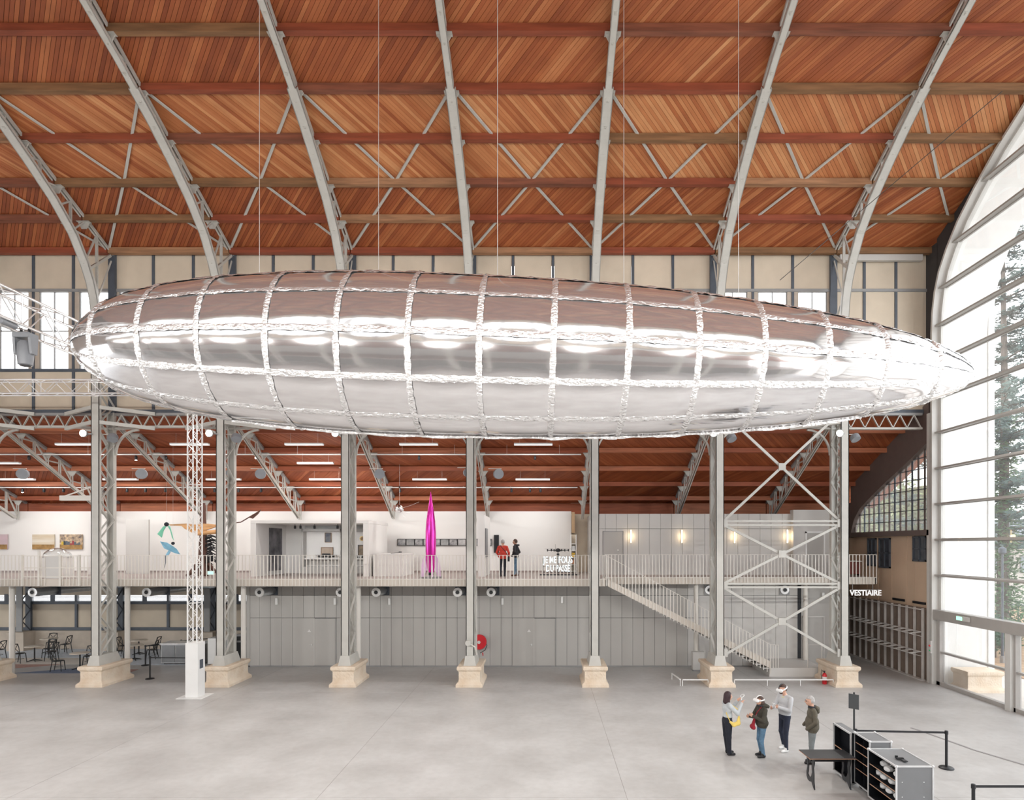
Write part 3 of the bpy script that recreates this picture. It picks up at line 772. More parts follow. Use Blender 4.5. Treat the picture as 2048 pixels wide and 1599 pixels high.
# upper walls of the gallery
uw = struct('wall_gallery', 'white exhibition wall at the back of the gallery')
MB().bx(-32, 1.45, 32.0, 32.2, G, 7.41).build('wall_sheet', white, uw)
MB().bx(-32, 1.45, 31.97, 32.0, G, G + .09).build('skirting', slabm, uw)
MB().bx(1.45, 2.6, 32.55, 32.62, G, 7.9).build('end_panel', cream, uw)
MB().bx(1.46, 1.62, 31.6, 31.75, 6.25, 7.35).build('wood_panel', M('oak_panel', (.5, .34, .2), .6), uw)
ug = struct('wall_gallery_right', 'light grey panelled wall on the gallery behind the staircase')
YU = 29.3
pj = [2.45 + .54 * k for k in range(0, 19)] 
for a, b in zip(pj, pj[1:]):
    for z0, z1 in ((G, 6.40), (6.42, 7.14)):
        MB().bx(a + .006, b - .006, YU, YU + .06, z0, z1).build('panel', panell, ug)
MB().bx(2.45, 12.17, YU + .05, YU + .25, G, 7.12).build('backing', steel_m, ug)
MB().bx(12.05, 13.95, YU - .3, YU + .1, G, 7.32).build('side_block', panell, ug)
MB().bx(2.35, 2.47, YU - .02, 32.6, G, 7.14).build('return_wall', panell, ug)
dr = struct('door_4', 'grey flush door in the gallery wall beside the first wall lamp'); MB().bx(2.9, 3.85, YU - .012, YU + .02, G, G + 2.1).build('leaf', panelm, dr)
MB().bx(3.85, 3.88, YU - .03, YU, G, G + 2.12).bx(2.87, 2.9, YU - .03, YU, G, G + 2.12).bx(2.87, 3.88, YU - .03, YU, G + 2.1, G + 2.13).build('door_frame', steel_m, dr); MB().sphere((3.6, YU - .04, G + 1.2), .04, 8, 6).build('handle', whitep, dr)
dr = struct('door_5', 'pale framed doorway at the end of the gallery behind the cross braces')
y0 = YU - .3
MB().bx(12.62, 12.69, y0 - .04, y0, G, G + 2.1).bx(13.5, 13.57, y0 - .04, y0, G, G + 2.1).bx(12.62, 13.57, y0 - .04, y0, G + 2.03, G + 2.12).build('door_frame', whitep, dr); MB().bx(12.69, 13.5, y0 - .02, y0 - .002, G, G + 2.04).build('leaf', panelm, dr)

# staircase
YS0, YS1 = 25.6, 26.58
st = thing('staircase', 'straight pale steel staircase going down from the gallery to a low landing', 'staircase', (9.6, 26, 0))
X0, Z0s, X1, Z1s = 2.68, G, 9.66, .38
sl = (Z1s - Z0s) / (X1 - X0)
n = 22
for k in range(n):
    xa = X0 + (X1 - X0) * k / n; z = Z0s + (Z1s - Z0s) * (k + 1) / (n + 0)
    MB().bx(xa, xa + (X1 - X0) / n + .03, YS0 + .03, YS1 - .03, z - .04, z).build('tread', panell, st)
for y in (YS0, YS1 - .02):
    MB().hexa([(X0, y, Z0s - .28), (X1, y, Z1s - .02), (X1, y + .02, Z1s - .02), (X0, y + .02, Z0s - .28), (X0, y, Z0s + .02), (X1, y, Z1s + .28), (X1, y + .02, Z1s + .28), (X0, y + .02, Z0s + .02)]).build('stringer', fasc, st)
MB().hexa([(X0, YS0 + .02, Z0s - .26), (X1, YS0 + .02, Z1s), (X1, YS1 - .02, Z1s), (X0, YS1 - .02, Z0s - .26), (X0, YS0 + .02, Z0s - .24), (X1, YS0 + .02, Z1s + .02), (X1, YS1 - .02, Z1s + .02), (X0, YS1 - .02, Z0s - .24)]).build('soffit', panell, st)
MB().bx(9.62, 12.0, 25.62, 27.72, 0, .38).build('landing', panell, st)
sr = thing('stair_railing', 'pale bar railing on the near side of the staircase', 'railing', (X1, YS0 - .03, Z1s), group='pale bar railings')
bm = MB().bx(-.015, .015, -.006, .006, -.26, .98).mesh('baluster', railm)
n = 47
for k in range(n + 1):
    x = X0 + .05 + (X1 - X0 - .05) * k / n; inst('baluster', bm, (x, YS0 - .02, Z0s + sl * (x - X0) + .02), sr)
MB().bar((X0, YS0 - .02, Z0s + 1.0), (X1, YS0 - .02, Z1s + 1.0), .03, .018).build('top_rail', railm, sr)
MB().bar((X1, YS0 - .02, Z1s + 1.0), (X1 + .35, YS0 - .02, Z1s + .98), .03, .018).build('top_rail', railm, sr)
for k in range(3): MB().bx(X1 + .11 * (k + 1) - .012, X1 + .11 * (k + 1) + .012, YS0 - .03, YS0 - .015, .38, Z1s + .98).build('baluster', railm, sr)
hr = thing('stair_railing', 'short tube handrail on the landing near the fire extinguisher', 'railing', (11.7, 25.7, .38), group='pale bar railings')
MB().tube([(11.3, 25.7, .38), (11.3, 25.7, 1.35), (11.9, 25.7, 1.35), (11.9, 25.7, .38)], .015, 6).build('handrail', railm, hr)

# round posts under the gallery
for i, (x, y, nm) in enumerate([(-23.05, 26, 'beside the cafe tables'), (-18.05, 26, 'behind the eighth column plinth'), (-13.02, 26, 'next to the white truss tower base'), (-8.04, 26, 'beside the first double door'), (-3.0, 26, 'beside the red hose reel'), (6.87, 27.1, 'behind the staircase'), (11.9, 27.3, 'standing on the stair landing')]):
    t = thing('round_post', 'pale round steel post %s' % nm, 'post', (x, y, 0), group='posts under the gallery')
    MB().lathe([(.105, 0.02 if y < 27.2 else .38), (.105, G - .3)], 18, (x, y, 0)).build('shaft', railm, t, smooth=True); MB().lathe([(.14, 0 if y < 27.2 else .38), (.14, .03 if y < 27.2 else .41)], 18, (x, y, 0)).build('foot_plate', panelm, t, smooth=True)
t = thing('meter_box', 'grey steel box at the foot of the post behind the stairs', 'box', (6.9, 26.85, 0))
MB().bx(6.63, 7.17, 26.75, 26.98, .06, .86).build('body', panell, t); MB().bx(6.65, 7.15, 26.73, 26.75, .1, .83).build('door', panell, t); MB().bx(6.66, 7.14, 26.78, 26.95, 0, .06).build('foot', steel_m, t)

# wall recesses for the gable column, ducts with round nozzles
def nozzle(x, z, y0, y1, r, label, sq=False):
    t = thing('air_nozzle', label, 'air vent', (x, y0, z - r), group='round air nozzles under the gallery')
    MB().lathe([(r, 0.0), (r, .05), (r * .8, .07), (r * .52, .10)], 24, (x, y0, z), axis='y').build('ring', alu, t, smooth=True)
    MB().lathe([(r * .55, -.01), (r * .5, -.02), (r * .47, .12)], 24, (x, y0, z), axis='y').build('inner_ring', whitep, t, smooth=True)
    MB().lathe([(r * .42, -.025), (r * .42, -.015)], 20, (x, y0, z), axis='y').build('opening', black, t)
    if y1 > y0 + .1: MB().lathe([(r * .95, .06), (r * .95, y1 - y0)], 24, (x, y0, z), axis='y').build('duct', galv, t, smooth=True)
    if sq: MB().bx(x - r * 1.15, x + r * 1.15, y0 + .04, y0 + .06, z - r * 1.15, z + r * 1.15).build('plate', steel_m, t)
    else: MB().bx(x - .28, x + .28, min(y1, YW) - .03, min(y1, YW) - .02, z - .22, z + .24).build('plate', steel_d, t)
for x, w_ in ((-22.6, 'cafe side'), (-17.56, 'cafe side')):
    nozzle(x, 3.53, 26.5, 32.5, .2, 'round silver air nozzle on a long duct above the cafe tables')
for x, lb in ((-12.57, 'next to the truss tower'), (-9.0, 'behind the sixth column'), (-7.42, 'above the first double door, right of it'), (-3.82, 'just before the fifth column'), (-2.34, 'above the red hose reel')):
    nozzle(x, 3.53, 26.5, YW - .01, .2, 'round silver air nozzle under the gallery %s' % lb)
nozzle(11.1, 3.55, YW - .1, YW - .05, .2, 'round air nozzle on a square plate behind the cross braces', True); nozzle(7.62, 3.55, YW - .1, YW - .05, .2, 'round air nozzle on a square plate beside the second column', True)
# small white downlights on the lower wall
for k, (px, py, Y, nm) in enumerate([(553, 1202, YW, 'left of the first double door'), (670, 1202, YW, 'right of the first double door'), (779, 1202, YW, 'between the double doors'), (1005, 1202, YW, 'left of the second double door'), (1124, 1199, YW, 'right of the second double door'), (1646, 1191, YW, 'beside the coat room sign')]):
    p = P(px, py, Y - .08); t = thing('wall_light', 'small white wall light on the grey lower wall %s' % nm, 'wall lamp', p, group='white wall lights under the gallery')
    MB().bx(p.x - .05, p.x + .05, p.y - .04, p.y + .04, p.z - .15, p.z + .15).build('body', whitep, t); MB().bx(p.x - .03, p.x + .03, p.y + .04, p.y + .08, p.z - .04, p.z + .04).build('bracket', steel_m, t)
# ================================================================ airship balloon
AY, AZ0, ATILT = 12.0, 9.36, -math.radians(1.84)
PROF = [(148, 0), (153, 16), (160, 28), (175, 46), (195, 65), (220, 83), (245, 97), (290, 114), (370, 134), (470, 150), (600, 162), (720, 168), (850, 170), (980, 168), (1110, 165), (1240, 159), (1345, 151), (1470, 138), (1600, 121), (1720, 99), (1800, 80), (1860, 60), (1905, 40), (1930, 24), (1942, 10), (1946, 0)]
def ar(px):
    for (a, ra), (b, rb) in zip(PROF, PROF[1:]):
        if a <= px <= b: return (ra + (rb - ra) * (px - a) / (b - a)) * 1.545 / 170
    return 0.0
def foil_mat(name, bump, sc, rough, dist, colr=(0.88, 0.87, 0.88), metal=0.86):
    m, t, n, l = nt(name); out = n.new('ShaderNodeOutputMaterial'); b = n.new('ShaderNodeBsdfPrincipled'); l.new(b.outputs[0], out.inputs[0])
    b.inputs['Base Color'].default_value = (*colr, 1); b.inputs['Metallic'].default_value = metal; b.inputs['Roughness'].default_value = rough
    tc_ = n.new('ShaderNodeTexCoord'); mp = n.new('ShaderNodeMapping'); mp.inputs['Scale'].default_value = (.5, 1, 1); l.new(tc_.outputs['Object'], mp.inputs[0])
    nz = n.new('ShaderNodeTexNoise'); nz.inputs['Scale'].default_value = sc; nz.inputs['Detail'].default_value = 2.0; l.new(mp.outputs[0], nz.inputs[0])
    bp = n.new('ShaderNodeBump'); bp.inputs['Strength'].default_value = bump; bp.inputs['Distance'].default_value = dist; l.new(nz.outputs[0], bp.inputs['Height']); l.new(bp.outputs[0], b.inputs['Normal'])
    return m
foil = foil_mat('silver_mylar', 0.12, 1.6, 0.10, 0.08)
crink = foil_mat('crinkled_seam_foil', 1.0, 22, 0.2, 0.05, (.95, .95, .95), 0.72)
air = thing('airship_balloon', 'huge silver foil airship balloon with gridded seams hanging in the nave', 'balloon', (-.4, AY, AZ0 - 1.62))
ct, sn = math.cos(ATILT), math.sin(ATILT)
def ap(px, th, r_add=0.0, bul=0.0):
    x = (px - 1088) / 100.0; r = max(0.0, ar(px) + r_add + bul)
    y, z = -r * math.cos(th), r * math.sin(th)
    return Vector((x * ct - z * sn - .0, AY + y, AZ0 - .05 + x * sn + z * ct))
rings = [148, 243, 352, 470, 597, 724, 850, 975, 1105, 1238, 1364, 1485, 1608, 1725, 1842, 1946]
NG = 12; ra_ = random.Random(11)
for k in range(len(rings) - 1):
    a, b = rings[k], rings[k + 1]; endk = k == 0 or k == len(rings) - 2; nu = 10 if endk else 7; nv = 7
    for j in range(NG):
        t0, t1 = math.radians(30 * j), math.radians(30 * (j + 1)); mb = MB(); vs = []
        for i in range(nu + 1):
            for q in range(nv + 1):
                u, v = i / nu, q / nv; px = a + (b - a) * u
                if k == 0: px = a + (b - a) * (u ** 1.8)
                if k == len(rings) - 2: px = b - (b - a) * ((1 - u) ** 1.5)
                bu = .022 * math.sin(math.pi * u) ** .5 * math.sin(math.pi * v) ** .5 if not endk else .012 * math.sin(math.pi * v) * math.sin(math.pi * u)
                vs.append(ap(px, t0 + (t1 - t0) * v, 0, bu))
        mb.add(vs, [(i * (nv + 1) + q, i * (nv + 1) + q + 1, (i + 1) * (nv + 1) + q + 1, (i + 1) * (nv + 1) + q) for i in range(nu) for q in range(nv)])
        mb.build('foil_panel', foil, air, smooth='all')
def flap(pts, nrm, wd, rnd):
    """crinkled strip standing off the skin along pts; nrm: outward normals; lies partly over"""
    mb = MB(); n = len(pts); vs = []
    for i in range(n):
        d = (pts[min(i + 1, n - 1)] - pts[max(i - 1, 0)]).normalized(); s = d.cross(nrm[i]).normalized()
        w = wd * rnd.uniform(.8, 1.15); lean = rnd.uniform(-.25, .3)
        vs += [pts[i] - s * w * .5 + nrm[i] * .004, pts[i] + nrm[i] * .035 * rnd.uniform(.6, 1.3) - s * w * .12 * lean, pts[i] + s * w * .5 + nrm[i] * rnd.uniform(.01, .03)]
    return mb.add(vs, [(i * 3 + c, i * 3 + c + 1, i * 3 + c + 4, i * 3 + c + 3) for i in range(n - 1) for c in (0, 1)])
for j in range(NG):            # longitudinal seam flaps, one piece per field
    th = math.radians(30 * j)
    for k in range(len(rings) - 1):
        a, b = rings[k], rings[k + 1]; ps, ns = [], []; N = 14
        for i in range(N + 1):
            u = i / N; px = a + (b - a) * u
            if k == 0: px = a + 6 + (b - a - 6) * u ** 1.6
            if k == len(rings) - 2: px = b - 5 - (b - a - 5) * (1 - u) ** 1.4
            p = ap(px, th); ps.append(p); ns.append(Vector((0, -math.cos(th), math.sin(th))))
        flap(ps, ns, .125 if not k in (0, 14) else .06, ra_).build('seam_flap', crink, air, smooth='all')
for k, px in enumerate(rings[1:-1]):   # ring seam flaps
    for j in range(NG):
        ps, ns = [], []; N = 10
        for i in range(N + 1):
            th = math.radians(30 * j - .6 + 31.2 * i / N); ps.append(ap(px, th)); ns.append(Vector((0, -math.cos(th), math.sin(th))))
        flap(ps, ns, .115, ra_).build('seam_flap', crink, air, smooth='all')
# lower fringe strips hanging below the belly seam
for k in range(3, len(rings) - 3):
    a, b = rings[k], rings[k + 1]; mb = MB(); vs = []; N = 12
    for i in range(N + 1):
        p = ap(a + (b - a) * i / N, math.radians(-88)); w = .06 + .012 * math.sin(i * .5 + k) + ra_.uniform(0, .015)
        vs += [p, p + V(0, -.03, -w * .5), p + V(0, .01 + ra_.uniform(-.01, .01), -w)]
    mb.add(vs, [(i * 3 + c, i * 3 + c + 1, i * 3 + c + 4, i * 3 + c + 3) for i in range(N) for c in (0, 1)]).build('belly_fringe', crink, air, smooth='all')
# end caps: small rings where the skin is gathered
for px in (150, 1944):
    c = ap(px, 0); MB().lathe([(.05, -.05), (.055, 0), (.05, .05)], 12, (c.x, AY, c.z), axis='x').build('end_ring', crink, air, smooth=True)
# hanging wires
wire = M('thin_steel_wire', (.62, .60, .58), .4, metal=.5); wired = M('dark_wire', (.06, .055, .05), .5)
for px, nm in ((514, 'near its blunt end'), (752, 'second from its blunt end'), (990, 'at its middle'), (1243, 'second from its pointed end'), (1473, 'near its pointed end')):
    p = ap(px, math.radians(90), .02)
    t = thing('hanging_wire', 'thin steel wire carrying the silver airship, %s' % nm, 'wire', p, group='wires of the airship')
    MB().tube([p, (p.x, AY, tc(12) - .2)], .006 if px != 990 else .008, 5).build('cable', wire, t); MB().lathe([(.012, 0), (.02, .03), (.012, .12)], 8, p).build('clip', blackm, t)
    mb = MB(); mb.tube([(p.x - .05, AY, p.z + .02), (p.x, AY, p.z + .16), (p.x + .05, AY, p.z + .02)], .006, 5); mb.build('loop', wired, t)
MB().tube([P(0, 232, 21.6) + V(-6, 0, 0), V(XR - .4, 21.6, P(0, 232, 21.6).z)], .012, 6).build('tie_cable', wire, None, label='long thin horizontal cable under the roof, lower of two', cat='cable')
MB().tube([V(-30, 20.2, P(0, 187, 20.2).z), V(XR - .4, 20.2, P(0, 187, 20.2).z)], .008, 6).build('tie_cable', wire, None, label='long thin horizontal cable under the roof, upper of two', cat='cable')
MB().tube([P(1560, 560, 20.0), P(1724, 420, 20.0), P(2005, 182, 17.0)], .012, 6).build('guy_cable', wired, None, label='dark cable slanting from the clerestory up past the first roof rib', cat='cable')
# ================================================================ flood lamps on the columns (both sides of the nave)
fl_em = EM('flood_lamp_glow', (1.0, 0.96, 0.86), 60.0)
def flood(X, Y, Z, sg, label, power=80):
    t = thing('flood_lamp', label, 'flood lamp', (X, Y, Z), group='flood lamps on the columns')
    MB().lathe([(.14, 0), (.15, .02), (.13, .1), (.07, .16)], 20, (X, Y, Z), axis='y' ).build('housing', steel_m, t, smooth=True)
    MB().lathe([(.12, -.012), (.12, -.004)], 20, (X, Y, Z), axis='y').build('lens', fl_em, t)
    MB().bar((X, Y + .08, Z), (X + .25, Y + .15, Z), .03, .05).build('bracket', steel_m, t)
    if sg < 0:
        for c in CH[t]: c.rotation_euler.z = math.pi
    d = bpy.data.lights.new('flood_light', 'AREA'); d.shape = 'DISK'; d.size = .3; d.energy = power; d.color = (1.0, .97, .92); d.spread = math.radians(140)
    o = bpy.data.objects.new('flood_light', d); COL.objects.link(o); o.parent = t; o.location = (0, -.25 * sg, 0)
    o.rotation_euler = (-math.radians(66) * sg, 0, 0)
for i, X in enumerate(CX):
    flood(X - .32, 23.78, 10.05, 1, 'lit round flood lamp on the %s column from the glass gable' % ORD[i])
for i, X in enumerate(CX):
    MB().lathe([(.14, 0), (.15, -.02), (.13, -.1), (.07, -.16)], 20, (X - .32, .22, 10.05), axis='y').build('flood_lamp_housing', steel_m, cs, smooth=True)
    MB().lathe([(.12, .012), (.12, .004)], 20, (X - .32, .22, 10.05), axis='y').build('flood_lamp_lens', fl_em, cs)
    d = bpy.data.lights.new('flood_light', 'AREA'); d.shape = 'DISK'; d.size = .3; d.energy = 190; d.color = (1.0, .975, .93); d.spread = math.radians(160)
    o = bpy.data.objects.new('flood_light', d); COL.objects.link(o); o.location = (X - .32, .45, 10.05); o.rotation_euler = (math.radians(74), 0, 0)
# ================================================================ exhibits on the gallery
YBK = 31.97
# --- white room box with pictures
pr = thing('exhibition_room', 'white open-fronted exhibition room on the gallery behind the sixth column', 'room', (-11, 29, G))
MB().bx(-13.55, -13.3, 27.7, 31.0, G, 6.615).build('side_wall', white, pr); MB().bx(-8.35, -8.1, 27.7, 31.0, G, 6.615).build('side_wall', white, pr)
MB().bx(-13.55, -8.1, 27.7, 31.2, 6.62, 6.76).build('roof_slab', white, pr); MB().bx(-13.3, -12.35, 30.95, 31.1, G, 6.62).build('back_panel', white, pr)
MB().bx(-13.3, -8.35, 31.1, 31.2, G, 6.62).build('back_wall', panell, pr)
MB().bx(-12.35, -8.35, 30.55, 31.1, G, G + .35).build('plinth', panelm, pr)
MB().bx(-12.3, -8.4, 31.02, 31.08, G + .75, 6.3).build('display_back', white, pr)
for x in (-12.33, -10.35, -8.45): MB().bx(x - .05, x + .05, 30.6, 31.05, G, 6.45).build('display_post', panelm, pr)
MB().bx(-12.35, -8.4, 30.6, 31.05, 6.3, 6.45).build('display_head', panelm, pr); MB().bx(-12.3, -8.4, 30.7, 31.03, G + .72, G + .78).build('display_shelf', white, pr)
dark_p = M('smoky_banner_print', (.03, .03, .04), .5, sc=1.4, col2=(.30, .29, .31))
MB().bx(-13.29, -13.27, 29.0, 30.4, G + .2, 6.45).build('print_panel', dark_p, None, label='tall dark smoky print on the side wall of the white exhibition room', cat='print')
def picture(x, z, w_, h_, y, label, fcol, pm_, group=None, fw=.03):
    t = thing('framed_picture', label, 'picture', (x, y, z - h_ / 2), group=group)
    mb = MB()
    for (a, b, c, d) in ((-w_ / 2, w_ / 2, h_ / 2 - fw, h_ / 2), (-w_ / 2, w_ / 2, -h_ / 2, -h_ / 2 + fw), (-w_ / 2, -w_ / 2 + fw, -h_ / 2, h_ / 2), (w_ / 2 - fw, w_ / 2, -h_ / 2, h_ / 2)): mb.bx(x + a, x + b, y - .04, y, z + c, z + d)
    mb.build('frame', fcol, t); MB().bx(x - w_ / 2 + fw * .5, x + w_ / 2 - fw * .5, y - .02, y, z - h_ / 2 + fw * .5, z + h_ / 2 - fw * .5).build('print', pm_, t)
    return t
gold = M('brown_gilt_frame', (.22, .13, .07), .5); sep = M('sepia_print', (.62, .50, .40), .7, sc=3, col2=(.42, .33, .26)); inkp = M('blue_black_print', (.06, .07, .10), .6, sc=4, col2=(.20, .21, .22)); sepd = M('dark_sepia_print', (.34, .25, .16), .6, sc=3.5, col2=(.08, .07, .06))
picture(-11.15, 6.0, .34, .5, 31.0, 'small dark portrait print above the brown landscape frame', gold, inkp)
picture(-11.2, 5.27, .62, .46, 31.0, 'brown framed pale landscape print under the dark portrait', gold, sep)
picture(-9.4, 5.35, .42, .54, 31.0, 'dark framed sepia portrait in the right half of the display case', black, sepd)
picture(-8.75, 5.45, .34, .5, 31.0, 'pale oval portrait print at the end of the display case', gold, sep)
t = thing('brass_medallion', 'round brass medallion above the dark sepia portrait', 'medallion', (-9.4, 30.98, 5.85)); MB().lathe([(.0, -.03), (.06, -.03), (.1, -.01), (.11, .02)], 16, (-9.4, 30.98, 5.95), axis='y').build('disc', gold, t, smooth=True); MB().lathe([(.11, -.02), (.125, 0), (.11, .02)], 16, (-9.4, 30.98, 5.95), axis='y').build('rim', M('old_brass', (.45, .32, .14), .35, metal=.8), t, smooth=True)
t = thing('model_boat', 'small dark boat model on the display shelf', 'model', (-11.2, 30.85, G + .78)); MB().hexa([(-11.6, 30.8, G + .86), (-10.8, 30.8, G + .86), (-10.8, 30.92, G + .86), (-11.6, 30.92, G + .86), (-11.75, 30.76, G + .95), (-10.65, 30.76, G + .95), (-10.65, 30.95, G + .95), (-11.75, 30.95, G + .95)]).build('hull', black, t); MB().bx(-11.4, -11.0, 30.82, 30.9, G + .95, G + 1.02).build('cabin', black, t); MB().bx(-11.3, -11.1, 30.83, 30.89, G + .78, G + .86).build('stand', steel_m, t)
for k in range(6): MB().lathe([(.035, 0), (.04, .06), (.02, .1), (.03, .16)], 8, (-9.75 + .14 * k, 30.85, G + .78)).build('figurine', blackm, None, label='small dark figurine in a row on the display shelf', cat='figurine', group='figurines on the display shelf')
# partitions
for (a, b, y0, y1, z, lb) in ((-7.95, -6.6, 27.9, 30.4, 5.2, 'low white partition between the exhibition room and the pink rocket'), (-3.05, -2.75, 27.6, 30.6, 7.0, 'tall white partition beside the fifth column')):
    MB().bx(a, b, y0, y1, G, z).build('white_partition', white, None, label=lb, cat='partition')
t = thing('wall_tablet', 'small dark bracket on top of the low white partition', 'bracket', (-7.0, 28.6, 5.2)); MB().bar((-7.3, 28.6, 5.22), (-6.9, 28.6, 5.26), .04, .03).build('arm', steel_m, t); MB().box((-6.85, 28.6, 5.28), (.14, .05, .05)).build('head', black, t)
MB().bx(-2.74, -2.70, 28.0, 28.9, 5.05, 6.4).build('hanging_screen', M('dark_grey_screen', (.2, .2, .21), .4), None, label='grey screen hung on the side of the tall white partition', cat='screen')
MB().bx(-2.66, -2.4, 31.88, 31.96, 5.2, 6.15).build('hanging_screen', black, None, label='thick black screen standing off the wall beside the photo strip', cat='screen')
# --- photo strip
ph = [M('photo_%d' % k, c1, .5, sc=s_, col2=c2) for k, (c1, c2, s_) in enumerate([((.05, .06, .08), (.7, .7, .7), 3), ((.5, .5, .5), (.12, .13, .13), 2.2), ((.12, .12, .12), (.55, .54, .55), 6), ((.3, .3, .3), (.65, .64, .64), 4)])]
for k in range(11):
    x = -7.58 + .458 * k
    picture(x, 5.76, .45, .35, YBK, 'small black and white photograph in the strip on the white wall', black, ph[k % 4], 'photo strip on the white wall', .022)
# --- coloured pictures
skyp = M('beach_print', (.72, .68, .60), .6, sc=1.1, stretch=(.4, 1, 3), col2=(.55, .42, .25)); duskp = M('dusk_print', (.62, .45, .50), .6, sc=1.2, stretch=(.3, 1, 2), col2=(.50, .42, .42)); crowd = M('colourful_print', (.08, .07, .08), .6, sc=7, col2=(.70, .52, .33))
soil = M('ochre_ground_print', (.34, .2, .07), .7, var=.3, sc=6)
for (px0, px1, pm_, lb) in ((-30, 15, duskp, 'unframed print of a pink dusk sky over brown ground'), (65, 109, skyp, 'unframed print of a grey sky over sandy ground'), (120, 165, crowd, 'unframed print of dark figures with yellow and red spots')):
    a, b = P(px0, 1068, YBK - .03), P(px1, 1098, YBK - .03); t = thing('canvas_print', lb, 'print', (a.x / 2 + b.x / 2, YBK, b.z))
    zz = b.z + (a.z - b.z) * .32
    MB().bx(a.x, b.x, YBK - .05, YBK, b.z, a.z).build('canvas', pm_, t); MB().bx(a.x + .004, b.x - .004, YBK - .054, YBK - .049, b.z + .004, zz).build('printed_ground', soil, t)
    if pm_ is crowd:
        rc = random.Random(5)
        for k in range(9):
            x = a.x + .15 + (b.x - a.x - .3) * k / 8; hgt = zz + rc.uniform(.05, .22)
            MB().prism([(x - .06, YBK - .056, zz - .02), (x + .06, YBK - .056, zz - .02), (x + .05, YBK - .056, hgt), (x - .05, YBK - .056, hgt)], (0, .004, 0)).build('printed_figure', rc.choice([black, steel_d, M('mustard_%d' % k, (.6, .42, .05), .7), M('maroon_%d' % k, (.3, .05, .06), .7)]), t)
MB().bx(-22.5, -21.75, 29.6, 29.75, G, 6.9).build('white_partition', white, None, label='white partition panel with the grey doorway beside the eighth column', cat='partition')
MB().bx(-21.05, -19.9, 30.2, 30.3, G, 6.9).build('grey_screen_wall', panell, None, label='plain grey standing panel left of the hanging kites', cat='partition')
# glass dome table by the gate
t = thing('dome_display', 'clear plastic dome on a white plinth behind the gallery gate', 'display', (-22.1, 27.2, G)); MB().bx(-22.6, -21.6, 26.9, 27.6, G, G + .9).build('plinth', white, t)
MB().lathe([(.55, 0), (.5, .18), (.36, .33), (.15, .42), (0.001, .44)], 20, (-22.1, 27.25, G + .9)).build('dome', GLASS('dome_plastic', (.97, .98, .98), 1.4), t, smooth='all')
# --- pink rocket
RX, RY = -5.02, 26.6
mag = M('candy_pink_metal', (.86, .025, .48), .18, metal=.55, var=.03, coat=.6); lil = M('pale_lilac_fin', (.86, .62, .86), .3, metal=.25, var=.04)
t = thing('pink_rocket', 'tall glossy pink rocket with pale lilac fins standing on the gallery', 'rocket', (RX, RY, G))
MB().lathe([(.001, G + 3.84), (.03, G + 3.66), (.075, G + 3.35), (.14, G + 2.95), (.20, G + 2.5), (.232, G + 2.05), (.235, G + 1.6), (.23, G + 1.2), (.21, G + .8), (.17, G + .45), (.13, G + .25)][::-1], 28, (RX, RY, 0)).build('body', mag, t, smooth=True)
MB().lathe([(.11, G + .12), (.10, G + .25)], 16, (RX, RY, 0)).build('nozzle', blackm, t, smooth=True)
fin = [(.14, 1.05), (.24, 1.0), (.36, .8), (.42, .5), (.44, .06), (.30, .06), (.22, .3), (.14, .4)]
for k in range(4):
    a = math.radians(20 + 90 * k); ca, sa = math.cos(a), math.sin(a)
    MB().prism([(RX + r * ca + .02 * sa, RY + r * sa - .02 * ca, G + z) for r, z in fin], (-.04 * sa, .04 * ca, 0)).build('fin', lil, t)
MB().lathe([(.48, G), (.48, G + .06)], 28, (RX, RY, 0)).build('base_plate', steel_m, t, smooth=True)
# --- satellite
c = P(799, 1017, 29.0); t = thing('satellite_model', 'shiny silver ball satellite with thin antennas hanging above the white wall', 'satellite', (c.x, c.y, c.z - .2))
MB().sphere(c, .2, 20, 12).build('ball', M('chrome_ball', (.85, .85, .87), .12, metal=1.0), t, smooth='all')
for d in ((1.1, .1, .35), (.7, -.2, -.55), (.25, .3, -.6), (.55, .2, -.3)): MB().tube([c, c + V(*d) * .55, c + V(*d) * .8 + V(.05, 0, .06)], .007, 5).build('antenna', alu, t)
MB().tube([c + V(0, 0, .2), (c.x, c.y, atc(c.y) + .01)], .006, 5).build('wire', wire, t); MB().lathe([(.035, 0), (.045, .06), (.02, .1)], 8, c + V(0, 0, 1.0)).build('motor', black, t)
# --- drone and neon sign
c = P(1116, 1100, 29.5); t = thing('drone_model', 'black multi-arm drone with camera held above the neon sign', 'drone', (c.x, c.y, G))
MB().lathe([(.05, -.08), (.14, -.04), (.15, .02), (.08, .08), (.01, .1)], 14, c).build('body', black, t, smooth=True)
for k in range(6):
    a = math.radians(60 * k + 8); e = c + V(math.cos(a) * .52, math.sin(a) * .52, .0); MB().tube([c, e], .018, 6).build('arm', black, t); MB().lathe([(.03, -.05), (.035, .06)], 8, e).build('motor', black, t, smooth=True); MB().bar(e + V(-.2 * math.sin(a + .6), .2 * math.cos(a + .6), .07), e + V(.2 * math.sin(a + .6), -.2 * math.cos(a + .6), .07), .02, .006).build('rotor_blade', blackm, t)
MB().box((c.x, c.y, c.z - .22), (.13, .13, .13)).tube([(c.x, c.y, c.z), (c.x, c.y, c.z - .18)], .02, 6).build('camera', black, t)
MB().tube([(c.x, c.y + .1, G), (c.x, c.y + .05, c.z - .05)], .02, 6).build('stand', black, t); MB().tube([(c.x - .12, c.y, c.z + .05), (c.x - .13, c.y, c.z + .3)], .006, 5).build('antenna', black, t)
